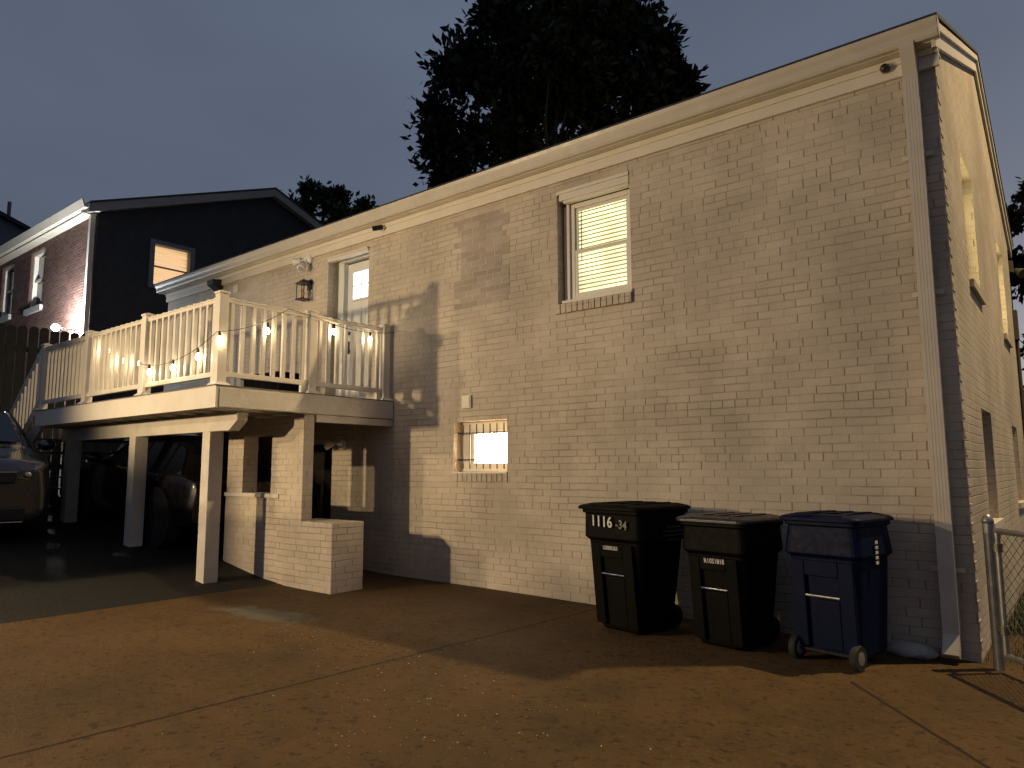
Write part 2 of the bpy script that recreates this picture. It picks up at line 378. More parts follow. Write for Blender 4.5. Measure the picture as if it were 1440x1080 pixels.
# gable rake boards: deep painted board with a trim strip on top
m = MB()
for (ya, za, yb, zb) in ((-.14,4.80,RIDGE_Y,RIDGE_Z-.04), (RIDGE_Y,RIDGE_Z-.04,HD+.14,4.80)):
    m.prism([(ya,za),(yb,zb),(yb,zb-.20),(ya,za-.20)], lambda p, a: (a, p[0], p[1]), HX1+.002, HX1+.030)
    m.prism([(ya,za),(yb,zb),(yb,zb-.07),(ya,za-.07)], lambda p, a: (a, p[0], p[1]), HX1+.0305, HX1+.052)
hb(m, 'rake_board', TRIM, bevel=.003)
# K-style gutter
gp = [(-.137,4.695),(-.20,4.695),(-.215,4.715),(-.222,4.765),(-.245,4.80),(-.255,4.835),(-.250,4.835),(-.240,4.80),(-.215,4.765),(-.208,4.72),(-.142,4.705)]
m = MB().prism([(p[0]*.92,p[1]-.035) for p in gp], lambda p, a: (a, p[0], p[1]), HX0-.08, HX1+.055)
gut = hb(m, 'gutter', ALU)
hb(MB().prism([(-.13,4.665),(-.19,4.665),(-.20,4.715),(-.232,4.797),(-.13,4.797)], lambda p, a: (a, p[0], p[1]), HX1+.056, HX1+.062), 'gutter_cap', ALU, gut)
# downspout
dx0, dx1 = -.903, -.797
m = MB()
def flute(x0, x1, y0, y1, z0, z1):
    m.box(x0, x1, y0, y1, z0, z1)
    k = (x1-x0)/5
    for i in range(1, 5): m.box(x0+k*i-.004, x0+k*i+.004, y0-.0015, y0, z0, z1)
flute(dx0, dx1, -.125, -.035, .20, 4.62)
m.prism([(-.1255,4.62),(-.1255,4.45),(-.20,4.64),(-.20,4.68),(-.1255,4.68)], lambda p, a: (a, p[0], p[1]), dx0+.002, dx1-.002)
m.prism([(-.035,.20),(-.125,.20),(-.21,.07),(-.14,.03)], lambda p, a: (a, p[0], p[1]), dx0+.001, dx1-.001)
dsp = hb(m, 'downspout', ALU, bevel=.005)
for z in (3.79, 2.69, .62):
    mm = MB(); mm.box(dx0-.055, dx1+.055, -.034, -.028, z, z+.035); mm.box(dx0-.004, dx0-.0005, -.10, -.0345, z+.003, z+.032); mm.box(dx1+.0005, dx1+.004, -.10, -.0345, z+.003, z+.032)
    hb(mm, 'strap', ALU, dsp)
# bricked-in old window
m = MB(); rp = random.Random(8); k = 0
z = 48*ROW-.012
while z < 4.36:
    xa = -5.86+rp.choice((0,.0,.06,.115)); xb = -4.99-rp.choice((0,.0,.05,.115)); m.box(xa, xb, -.003-.0004*(k % 2), .02, z, z+ROW+.0006*(k % 2)); z += ROW; k += 1
hb(m, 'bricked_window', WBP)
# painted-over repair: duller paint area by the deck (a shape of its own)
# basement vent plate
m = MB(); m.box(-5.70,-5.56,-.028,-.002,2.09,2.24); m.box(-5.685,-5.575,-.036,-.0285,2.105,2.225)
hb(m, 'vent_plate', TRIM, bevel=.003)

# --- windows
WFR = simple('window_vinyl', (.66,.62,.54), .4, var=.04)
def slat_mat():
    t = NT('lit_blind'); t.set(col=(.75,.72,.55), emit=(1.0,.97,.56), es=.95, rough=.6)
    p = t.pos(); t.set(es=t.rng(t.noise(p, 3.0, 3), .3, .7, .80, 1.25))
    return t.m
BLIND = slat_mat()
ROOM = emissive('lit_room', (.9,.70,.30), .16, (.2,.16,.08))
def window(wx0, wx1, wz0, wz1, yr, name='window', slats=0, blindm=None, roomm=None, sash=True, parent=None, axis='F', hd=None):
    """double-hung window set at depth yr inside its opening"""
    P = (lambda x0,x1,y0,y1,z0,z1: (x0,x1,y0,y1,z0,z1)) if axis == 'F' else (lambda x0,x1,y0,y1,z0,z1: (HX1-y1,HX1-y0,x0,x1,z0,z1))
    m = MB(); f = .05
    B = lambda mm, *a: mm.box(*P(*a))
    B(m, wx0,wx0+f,yr,yr+.08,wz0,wz1); B(m, wx1-f,wx1,yr,yr+.08,wz0,wz1); B(m, wx0+f,wx1-f,yr,yr+.08,wz1-f,wz1); B(m, wx0+f,wx1-f,yr,yr+.08,wz0,wz0+f)
    w = hb(m, name, WFR, parent, bevel=.004)
    zm = (wz0+wz1)/2
    if sash:
        for (za, zb, yo) in ((zm-.018,wz1-f,.022), (wz0+f,zm+.018,.004)):
            s = MB(); a, b = wx0+f+.001, wx1-f-.001
            B(s, a,a+.032,yr+yo,yr+yo+.016,za,zb-.001); B(s, b-.032,b,yr+yo,yr+yo+.016,za,zb-.001); B(s, a+.032,b-.032,yr+yo,yr+yo+.016,zb-.036,zb-.001); B(s, a+.032,b-.032,yr+yo,yr+yo+.016,za,za+.036)
            hb(s, 'sash', WFR, w, bevel=.002)
    if slats:
        s = MB(); n = slats; a, b = wx0+f+.012, wx1-f-.012; H = (wz1-wz0-2*f)/n
        for i in range(n):
            z = wz0+f+H*(i+.5); jit = rnd.uniform(-.0015,.0015)
            q = [(a,yr+.052,z-.36*H+jit),(b,yr+.052,z-.36*H-jit),(b,yr+.058,z+.36*H-jit),(a,yr+.058,z+.36*H+jit)]
            if axis != 'F': q = [(HX1-p[1],p[0],p[2]) for p in q]
            s.add(q, [(0,1,2,3)])
        hb(s, 'blind', blindm or BLIND, w, fix=False)
    if roomm:
        s = MB(); B(s, wx0+.002,wx1-.002,yr+.10,yr+.105,wz0+.002,wz1-.002); hb(s, 'lit_room', roomm, w)
    elif not slats:
        s = MB(); B(s, wx0+f,wx1-f,yr+.03,yr+.036,wz0+f,wz1-f); hb(s, 'pane', GLASSD, w)
    return w
# upper front window: crown header, brick reveal on the left, frame set back
w = window(-4.20,-3.44,3.165,4.25,.085,slats=22,roomm=ROOM)
m = MB(); m.box(-4.318,-3.422,-.016,.05,4.360,4.398); m.box(-4.29,-3.425,-.006,.06,4.285,4.3598); m.box(-4.24,-3.43,.0,.07,4.251,4.2848)
hb(m, 'header_trim', TRIM, w, bevel=.006)
m = MB(); m.prism([(-4.30,.16),(-4.30,.10),(-4.236,.10),(-4.236,.06),(-4.201,.06),(-4.201,.16)], lambda p, a: (p[0], p[1], a), 3.165, 4.25)
hb(m, 'casing', TRIM, w, bevel=.004)
hb(MB().box(-3.439,-3.4205,.03,.16,3.165,4.25), 'casing', TRIM, w, bevel=.004)
hb(MB().box(-4.25,-3.405,-.03,.16,3.131,3.164), 'sill', TRIM, w, bevel=.005)
m = MB()
for i in range(13):
    x = -4.335+i*.0715; m.box(x, x+.064, -.034-.003*(i % 3 == 0), .0-.001, 3.028+.002*(i % 2), 3.129)
hb(m, 'brick_sill', WB, w, bevel=.004)
m = MB(); m.tube((-4.09,.13,4.18),(-4.09,.13,3.62),.004,n=6); hb(m, 'blind_wand', BLACK, w)
# basement window, barred, blazing inside
HOT = emissive('bright_room', (1.0,.78,.46), 50.0)
w = window(-5.68,-5.04,1.40,1.84,.12,name='basement_window',sash=False,roomm=HOT)
m = MB(); m.prism([(-5.848,1.352),(-5.0365,1.352),(-5.0365,1.399),(-5.681,1.399),(-5.681,1.841),(-5.0365,1.841),(-5.0365,1.934),(-5.848,1.934)], lambda p, a: (p[0], a, p[1]), .115, .25)
hb(m, 'casing', TRIM, w)
m = MB(); m.box(-5.345,-5.330,.122,.19,1.451,1.789); hb(m, 'mullion', WFR, w)
m = MB()
for x in (-5.845,-5.04):
    pass
MB_ = MB().lathe([(.010,.05),(.022,.02),(.035,-.02),(.028,-.05),(.008,-.062)], (-5.095,.085,1.66), (0,0,1), 12); hb(MB_, 'bare_bulb', emissive('orange_bulb', (1.0,.60,.22), 70), w, smooth=True)
bars = MB()
for i in range(7):
    x = -5.725+i*.103; bars.tube((x,.035,1.385),(x,.035,1.90),.0065,n=6)
for z in (1.49,1.80): bars.tube((-5.80,.035,z),(-5.04,.035,z),.006,n=6)
for z in (1.49,1.80): bars.tube((-5.81,.035,z),(-5.81,.16,z),.010,n=8)
hb(bars, 'window_bars', BLACK, w)
m = MB()
for i in range(11):
    x = -5.85+i*.0755; m.box(x, x+.068, -.010, -.001, 1.235, 1.345)
hb(m, 'brick_sill', WB, w, bevel=.004)
hb(MB().box(-5.86,-5.03,-.016,.17,1.3305,1.3495), 'sill', TRIM, w)
# door on the deck
DL = emissive('lit_door_glass', (.90,.97,1.0), 3.5)
d = hb(MB().box(-8.175,-7.462,.215,.255,2.29,4.335), 'door', DOORW, bevel=.002)
m = MB(); m.box(-8.30,-8.19,.15,.259,2.272,4.36); m.box(-8.30,-7.4605,.15,.259,4.3605,4.418); m.box(-8.188,-8.177,.19,.258,2.275,4.3595); m.box(-8.36+.001,-8.301,.18,.259,2.272,4.418)
hb(m, 'door_frame', DOORW, d, bevel=.004)
m = MB(); m.box(-8.358,-7.4615,-.02,.05,4.36,4.419); m.box(-8.358,-7.4615,-.035,-.0201,4.395,4.419); hb(m, 'brick_mould', TRIM, d, bevel=.004)
m = MB(); x0, x1, z0, z1 = -8.03,-7.56,3.80,4.19
m.box(x0-.03,x0,.19,.2145,z0-.03,z1+.03); m.box(x1,x1+.03,.19,.2145,z0-.03,z1+.03); m.box(x0,x1,.19,.2145,z1,z1+.03); m.box(x0,x1,.19,.2145,z0-.03,z0)
m.box((x0*2+x1)/3-.008+.02,(x0*2+x1)/3+.008+.02,.193,.2144,z0,z1); m.box((x0+x1*2)/3-.008+.02,(x0+x1*2)/3+.008+.02,.193,.2144,z0,z1); m.box(x0,x1,.192,.2142,(z0+z1)/2-.008,(z0+z1)/2+.008)
hb(m, 'glazing_frame', DOORW, d, bevel=.002)
hb(MB().box(x0,x1,.207,.2135,z0,z1), 'door_glass', DL, d)
m = MB()
for (a, b, c, e) in ((-8.08,-7.86,3.30,3.66),(-7.79,-7.54,3.30,3.66),(-8.08,-7.86,2.45,3.18),(-7.79,-7.54,2.45,3.18)):
    m.box(a,a+.018,.208,.2146,c,e); m.box(b-.018,b,.208,.2146,c,e); m.box(a+.018,b-.018,.208,.2146,e-.018,e); m.box(a+.018,b-.018,.208,.2146,c,c+.018)
hb(m, 'door_panel', DOORW, d, bevel=.003)
m = MB(); m.box(-8.145,-8.105,.203,.2145,3.02,3.20); m.tube((-8.125,.20,3.05),(-8.125,.15,3.05),.012,n=8); m.tube((-8.125,.15,3.05),(-8.02,.15,3.05),.011,n=8);
hb(m, 'door_handle', BLACK, d)
hb(MB().lathe([(.028,0),(.028,.02)], (-8.125,.2145,3.32), (0,-1,0), 12), 'deadbolt', BLACK, d)
hb(MB().box(-8.36,-7.4605,-.02,.26,2.262,2.2705), 'threshold', simple('threshold_metal', (.25,.24,.22), .4, .6), d)
# basement door under the deck
d = hb(MB().box(-9.04,-8.17,.20,.25,.21,1.79), 'basement_door', DARKD)
m = MB(); m.box(-9.05+.001,-8.985,.10,.199,.2005,1.799); m.box(-8.22,-8.161,.10,.199,.2005,1.799); m.box(-8.984,-8.221,.10,.199,1.74,1.799); hb(m, 'door_frame', WOODW, d)
m = MB(); m.box(-8.98,-8.23,.196,.1995,.95,.97); hb(m, 'door_rail', DARKD, d)
# side windows
LITSIDE = emissive('lit_side_room', (1.0,.84,.40), 4.5)
for i, h in enumerate(SW):
    w = window(h[0]+.03,h[1]-.03,h[2]+.03,h[3]-.03,.13,name='side_window',axis='S',roomm=LITSIDE if i < 2 else None, sash=True)
    m = MB(); m.box(HX1-.13,HX1+.035,h[0]-.03,h[1]+.03,h[2]-.075,h[2]-.002 if False else h[2]-.001)
    hb(m, 'sill', TRIM if i > 1 else WB, w, bevel=.004)
    m = MB(); m.box(HX1-.22,HX1-.131,h[0]+.001,h[0]+.029,h[2]+.001,h[3]-.001); m.box(HX1-.22,HX1-.131,h[1]-.029,h[1]-.001,h[2]+.001,h[3]-.001); m.box(HX1-.22,HX1-.131,h[0]+.0295,h[1]-.0295,h[3]-.0295,h[3]-.001); m.box(HX1-.22,HX1-.131,h[0]+.0295,h[1]-.0295,h[2]+.001,h[2]+.0295)
    hb(m, 'casing', TRIM, w)
# dark inner lining so rooms stay closed
hb(MB().box(HX0+.27,HX1-.27,.40,.42,-.3,EZ-.02), 'inner_partition', DARKD)
hb(MB().box(HX1-.42,HX1-.40,.43,HD-.27,-.3,EZ-.02), 'inner_side_partition', DARKD)

# ------------------------------------------------------------------ things fixed on the house
# black lantern
t = thing('wall_lantern', 'black square wall lantern unlit beside the white deck door', 'lantern', (-8.78,0,4.02)); c = (-8.78,0,4.02)
m = MB(); m.box(-8.83,-8.73,-.022,-.001,4.02,4.17); m.beam((-8.78,-.02,4.13),(-8.78,-.13,4.15),.03,.03); m.build('wall_plate', BLACK, t, c)
m = MB(); L = .062
for sx in (-1,1):
    for sy in (-1,1): m.tube((-8.78+sx*L,-.13+sy*L,3.86),(-8.78+sx*L,-.13+sy*L,4.08),.007,n=6)
m.box(-8.78-.075,-8.78+.075,-.205,-.055,3.845,3.865); m.add([(-8.865,-.215,4.085),(-8.695,-.215,4.085),(-8.695,-.045,4.085),(-8.865,-.045,4.085),(-8.80,-.15,4.15),(-8.76,-.15,4.15),(-8.76,-.11,4.15),(-8.80,-.11,4.15)],[(0,3,2,1),(4,5,6,7),(0,1,5,4),(1,2,6,5),(2,3,7,6),(3,0,4,7)])
m.build('lantern_cage', BLACK, t, c)
MB().lathe([(.012,0),(.026,.04),(.028,.07),(.016,.11)], (-8.78,-.13,3.89)).build('bulb', simple('amber_bulb', (.5,.32,.10), .2), t, c, smooth=True)
# floodlights: round plate with two swivel heads
def twin_flood(name, label, c, heads, group=None):
    t = thing(name, label, 'floodlight', c); x, y, z = c
    WP = MATS.get('flood_white') or simple('flood_white', (.72,.70,.66), .35, var=.03)
    MB().lathe([(.075,-.001),(.078,.03),(.06,.055),(.02,.065)], (x,y,z), (0,-1,0), 20).build('base', WP, t, c, smooth=True)
    for (hx, hy, hz), d in heads:
        m = MB(); p = Vector((x+hx,y+hy,z+hz)); d = Vector(d).normalized()
        m.tube((x,y-.05,z),p-d*.05,.012,n=8); m.lathe([(.018,-.07),(.034,-.05),(.055,.03),(.06,.06),(.048,.062)], p, d, 16)
        h = m.build('lamp_head', WP, t, c, smooth=True)
        MB().lathe([(.046,.0),(.040,.008)], p+d*.0635, d, 14).build('lens', simple('lens_grey', (.35,.35,.34), .15), h, c)
    return t
twin_flood('twin_floodlight', 'white twin head floodlight high under the eave left of the deck door', (-8.80,0,4.49), (((-.17,-.10,-.02),(-.9,-.35,-.05)), ((.0,-.13,-.13),(.15,-.6,-.75))))
twin_flood('twin_floodlight', 'white twin head floodlight on the shaded wall under the deck', (-7.93,0,1.72), (((-.13,-.12,.0),(-.8,-.5,-.3)), ((.08,-.12,.03),(.5,-.6,.4))))
# bullet cameras
def bullet(label, p, d):
    t = thing('security_camera', label, 'camera', p); d = Vector(d).normalized(); p = Vector(p)
    MB().tube(p,p+d*.13,.034,n=14).build('camera_body', BLACK, t, p, smooth=False, bevel=.004)
    MB().lathe([(.04,0),(.036,.02)], p-Vector((0,.0,.0)), (0,1,0), 12).build('mount', TRIM, t, p)
    MB().lathe([(.024,0),(.020,.006)], p+d*.1305, d, 12).build('lens', CARGLASS, t, p)
bullet('small black bullet camera under the gutter above right of the deck door', (-7.12,-.07,4.60), (-.55,-.8,-.25))
t = thing('wall_box', 'black wedge box fixed on wall under the left end of the gutter', 'box', (-11.35,0,4.46))
m = MB(); m.prism([(-.002,4.42),(-.05,4.41),(-.19,4.50),(-.19,4.58),(-.002,4.60)], lambda p, a: (a, p[0], p[1]), -11.45, -11.25); m.build('housing', BLACK, t, (-11.35,0,4.46), bevel=.006)
t = thing('dome_camera', 'round black camera dome on the frieze beside the downspout top', 'camera', (-1.03,-.05,4.59))
m = MB().lathe([(.034,0),(.036,.03),(.026,.05),(.008,.056)], (-1.03,-.051,4.588), (0,-1,0), 16); m.build('dome', DARKD, t, (-1.03,-.05,4.59), smooth=True)
MB().box(-10.90,-10.76,-.02,-.001,4.30,4.44).build('wall_plate', TRIM, None); o = bpy.data.objects['wall_plate.001'] if 'wall_plate.001' in bpy.data.objects else bpy.data.objects['wall_plate']
tag(o, 'pale square cover plate on the wall above the deck corner post', 'cover plate')
# rear corner flood and meter box
t = thing('eave_floodlight', 'small unlit floodlight at the far rear corner of the side wall', 'floodlight', (HX1,6.75,4.35))
m = MB(); m.box(HX1,HX1+.05,6.68,6.82,4.30,4.48); m.lathe([(.03,0),(.07,.12),(.075,.16)], (HX1+.08,6.72,4.33), (.5,-.5,-.5), 14); m.build('lamp_head', BEIGE, t, (HX1,6.75,4.35))
t = thing('meter_box', 'beige utility box fixed at the far end of the side wall', 'utility box', (HX1,6.6,3.4))
m = MB(); m.box(HX1+.001,HX1+.055,6.55,6.72,3.25,3.7); m.tube((HX1+.03,6.62,3.25),(HX1+.03,6.62,.2),.02,n=8); m.build('meter_housing', BEIGE, t, (HX1,6.6,3.4), bevel=.01)

# ------------------------------------------------------------------ porch enclosure under the deck
porch = thing('brick_porch', 'white brick porch wall with low block and pillar under the deck', 'porch wall', (-7.4,-1.3,.06)); PO = (-7.4,-1.3,.06)
def pb(m, name, mat, parent=None, **k): return m.build(name, mat, parent or porch, PO, **k)
PY0, PY1 = -1.332, -1.09
pb(MB().box(-7.262,-6.372,PY0,-.90,-.2,.805), 'block', WB, bevel=.006)
pb(MB().box(-7.405,-6.95,PY0+.012,-1.18,-.2,2.012), 'pillar', WB, bevel=.005)
pb(MB().box(-8.60,-7.4055,PY0+.03,PY1,-.2,1.05), 'low_wall', WB)
pb(MB().box(-8.60,-7.4056,PY0+.005,PY1+.02,1.0502,1.10), 'sill_cap', WOODW, bevel=.005)
pb(MB().box(-7.61,-7.4055,PY0+.035,PY1,1.1003,2.012), 'pier', WB)
pb(MB().box(-8.60,-8.24,PY0+.04,PY1,1.1003,2.012), 'left_pier', WB)
pb(MB().box(-7.6105+.001-.62,-7.612,PY0+.04,PY1,1.80,2.012), 'lintel', WB)
pb(MB().box(-7.02,-6.93,-1.17,-.005,1.93,2.012), 'header_board', WOODW)
pb(MB().box(-9.2,-6.0,-.895,-.002,-.2,.12), 'porch_floor', PORCHF) if False else None

# ------------------------------------------------------------------ deck
DXR, DXL, DYF = -6.918, -11.98, -2.42
deck = thing('timber_deck', 'raised white deck with vinyl railing and side stairs on the house front', 'deck', (-9.45,-1.2,2.02)); DO = (-9.45,-1.2,2.02)
def db(m, name, mat, parent=None, **k): return m.build(name, mat, parent or deck, DO, **k)
m = MB(); y = DYF+.03
i = 0
while y < -.01:
    m.box(DXL+.03, DXR-.03, y, min(y+.135,-.005), 2.225, 2.252); y += .141
db(m, 'floor_boards', DECKF)
m = MB()
for k in range(12):
    x = DXL+.2+k*.44; m.box(x, x+.04, DYF+.04, -.05, 2.03, 2.224)
db(m, 'joists', WOODW)
fa = MB(); fa.box(DXL,DXR,DYF,DYF+.028,2.02,2.245); db(fa, 'front_fascia', VINYL, bevel=.003)
fa = MB(); fa.box(DXR-.028,DXR,DYF+.0285,-.003,2.0202,2.2448); db(fa, 'side_fascia', VINYL, bevel=.003)
fa = MB(); fa.box(DXL,DXL+.028,DYF+.0285,-.003,2.0202,2.2448); db(fa, 'side_fascia', VINYL, bevel=.003)
# edge strip of darker decking above the fascia
db(MB().box(DXL-.01,DXR+.012,DYF-.012,DYF+.02,2.2455,2.2545), 'edge_board', DECKF)
db(MB().box(DXR-.02,DXR+.0118,DYF+.0205,-.003,2.2455,2.2545), 'edge_board', DECKF)
# carrying beam with a snipped end
by0, by1 = -1.95, -1.82
bm_ = MB().prism([(-12.4,1.82),(-7.46,1.82),(-7.29,1.93),(-7.29,2.018),(-12.4,2.018)], lambda p, a: (p[0], a, p[1]), by0, by1); db(bm_, 'beam', WOODW, bevel=.004)
for (x0, w) in ((-7.955,.17),(-9.84,.17),(-12.0,.17)):
    db(MB().box(x0,x0+w,-1.99,-1.82,gz(x0)-.15,1.8195), 'post', WOODW, bevel=.006)
# railing
RZ = 2.2545
def railpost(x, y, ztop=3.215):
    p = db(MB().box(x-.052,x+.052,y-.052,y+.052,RZ,ztop), 'rail_post', VINYL, bevel=.006)
    m = MB(); m.box(x-.060,x+.060,y-.060,y+.060,ztop+.0005,ztop+.022); m.add([(x-.058,y-.058,ztop+.0225),(x+.058,y-.058,ztop+.0225),(x+.058,y+.058,ztop+.0225),(x-.058,y+.058,ztop+.0225),(x,y,ztop+.045)],[(0,1,4),(1,2,4),(2,3,4),(3,0,4)])
    db(m, 'post_cap', VINYL, p)
    m = MB(); a = .053
    for (r0, r1, z0, z1) in ((.084,.080,RZ+.0005,RZ+.012),(.080,.056,RZ+.0121,RZ+.032)):
        m.add([(x-r0,y-r0,z0),(x+r0,y-r0,z0),(x+r0,y+r0,z0),(x-r0,y+r0,z0),(x-r1,y-r1,z1),(x+r1,y-r1,z1),(x+r1,y+r1,z1),(x-r1,y+r1,z1)],[(0,3,2,1),(4,5,6,7),(0,1,5,4),(1,2,6,5),(2,3,7,6),(3,0,4,7)])
    db(m, 'post_skirt', VINYL, p)
YR = DYF+.062; XR = DXR-.062
fx = [XR, -8.66, -10.33, DXL+.07]
for x in fx: railpost(x, YR, 3.225 if x == XR else 3.215)
ry = [-1.235, -.115]
for y in ry: railpost(XR, y)
balm = MB().box(-.020,.020,-.020,.020,0,.80)
protob = balm.build('baluster', VINYL, deck); protob.location = (0,0,0); first = [True]
def baluster(x, y, z=RZ+.145):
    if first[0]: o = protob; first[0] = False
    else: o = protob.copy(); COL.objects.link(o); o.parent = deck
    o.location = Vector((x,y,z))-Vector(DO)
def span(ax, a, b, n, fixed):
    """ax 'x': rail along X at y=fixed, else along Y"""
    lo, hi = min(a,b)+.053, max(a,b)-.053
    def bx(m, w, z0, z1):
        return m.box(lo,hi,fixed-w/2,fixed+w/2,z0,z1) if ax == 'x' else m.box(fixed-w/2,fixed+w/2,lo,hi,z0,z1)
    m = MB(); bx(m, .050, RZ+.885, RZ+.918); bx(m, .065, RZ+.9182, RZ+.935); db(m, 'top_rail', VINYL, bevel=.006)
    m = MB(); bx(m, .048, RZ+.095, RZ+.148); db(m, 'bottom_rail', VINYL, bevel=.004)
    for k in range(n):
        q = lo+(hi-lo)*(k+.5)/n
        baluster(q, fixed) if ax == 'x' else baluster(fixed, q)
    m = MB(); c = hi-.05
    (m.box(c-.03,c+.03,fixed-.022,fixed+.022,RZ+.0005,RZ+.0945) if ax == 'x' else m.box(fixed-.022,fixed+.022,c-.03,c+.03,RZ+.0005,RZ+.0945)); db(m, 'rail_foot', VINYL)
span('x', fx[1], fx[0], 11, YR); span('x', fx[2], fx[1], 11, YR); span('x', fx[3], fx[2], 11, YR)
span('y', DYF+.062, ry[0], 8, XR); span('y', ry[0], ry[1], 8, XR)
# stairs off the left end, going down to the left
sx = DXL
for yy in (DYF+.08, -.92):
    db(MB().prism([(sx,2.24),(sx,1.98),(sx-1.75,.82),(sx-1.95,.98)], lambda p, a: (p[0], a, p[1]), yy, yy+.045), 'stringer', VINYL)
for k in range(6):
    z = 2.24-.19*(k+1); x = sx-.27*k
    db(MB().box(x-.29,x-.005,DYF+.126,-.921,z-.03,z), 'tread', DECKF)
for yy in (DYF+.06,):
    m = MB(); m.beam((sx-.05,yy,3.17),(sx-1.62,yy,1.98),.05,.06); db(m, 'stair_rail', VINYL, bevel=.004)
    m = MB(); m.beam((sx-.05,yy,2.40),(sx-1.62,yy,1.20),.045,.05); db(m, 'stair_bottom_rail', VINYL, bevel=.004)
    p = db(MB().box(sx-1.72,sx-1.62,yy-.05,yy+.05,gz(sx-1.7)-.1,2.10), 'rail_post', VINYL, bevel=.005)
    db(MB().box(sx-1.73,sx-1.61,yy-.06,yy+.06,2.1005,2.125), 'post_cap', VINYL, p)
    for k in range(11):
        x = sx-.13-k*.138; zb = 2.40-1.2*(sx-.05-x)/1.57; 
        baluster(x, yy, zb-.0)
# things on the deck
t = thing('storage_box', 'low dark storage box on the deck floor behind the corner railing', 'box', (-8.9,-.42,RZ))
m = MB(); m.box(-9.45,-8.55,-.62,-.20,RZ+.02,RZ+.42); m.build('box_body', DARKP, t, (-8.9,-.42,RZ), bevel=.01)
m = MB(); m.box(-9.48,-8.52,-.65,-.17,RZ+.4205,RZ+.47); m.build('lid', DARKP, t, (-8.9,-.42,RZ), bevel=.012)
# string lights
BULB = emissive('warm_bulb', (1.0,.80,.48), 75.0)
t = thing('string_lights', 'black string of warm glowing bulbs strung along the deck railing', 'string lights', (XR,YR,2.8)); SO = (XR,YR,2.8)
yo = YR-.075; xo = XR+.075
def cat(a, b, sag, n=10):
    a = Vector(a); b = Vector(b); return [a.lerp(b, i/n)-Vector((0,0,sag*4*(i/n)*(1-i/n))) for i in range(n+1)]
cable = []
seq = [(-11.9,YR+.07,3.15),(-10.3,YR+.08,3.16)]
cable += cat((-10.33,YR+.075,3.17),(-8.66,YR+.075,2.75),.10,8)
cable += cat((-8.66,YR-.075,2.63),(xo-.02,yo,2.80),.13,10)
cable += cat((xo,yo,2.80),(xo,-1.60,3.185),.06,8)
cable += cat((xo,-1.60,3.185),(xo,-1.24,3.15),.0,3)
cable += cat((xo,-1.24,3.15),(xo,-.02,3.15),.07,8)
mm = MB(); 
pre = cat((DXL+.1,YR+.08,3.13),(-10.33,YR+.075,3.17),.06,6)
mm.path(pre+cable, .0035, 5); mm.build('cable', BLACK, t, SO)
def bulb(p, lit=True):
    p = Vector(p); s = MB().lathe([(.010,.02),(.014,.0),(.014,-.035),(.010,-.037)], p, (0,0,1), 10).build('socket', BLACK, t, SO)
    MB().lathe([(.010,0),(.020,-.022),(.024,-.042),(.018,-.062),(.006,-.070)], p-Vector((0,0,.0375)), (0,0,1), 12).build('bulb', BULB, s, SO, smooth=True)
def near(i): return cable[i]
for p in ((-9.93,YR+.07,3.02),(-9.42,YR+.07,2.83),(-8.98,YR+.07,2.76)): bulb(p)
for p in ((-8.40,YR-.075,2.58),(-7.83,YR-.075,2.58),(-7.29,YR-.075,2.65)): bulb(p)
for p in ((xo,yo+.02,2.79),(xo,-1.86,2.965),(xo,-.97,3.09),(xo,-.42,3.075)): bulb(p)

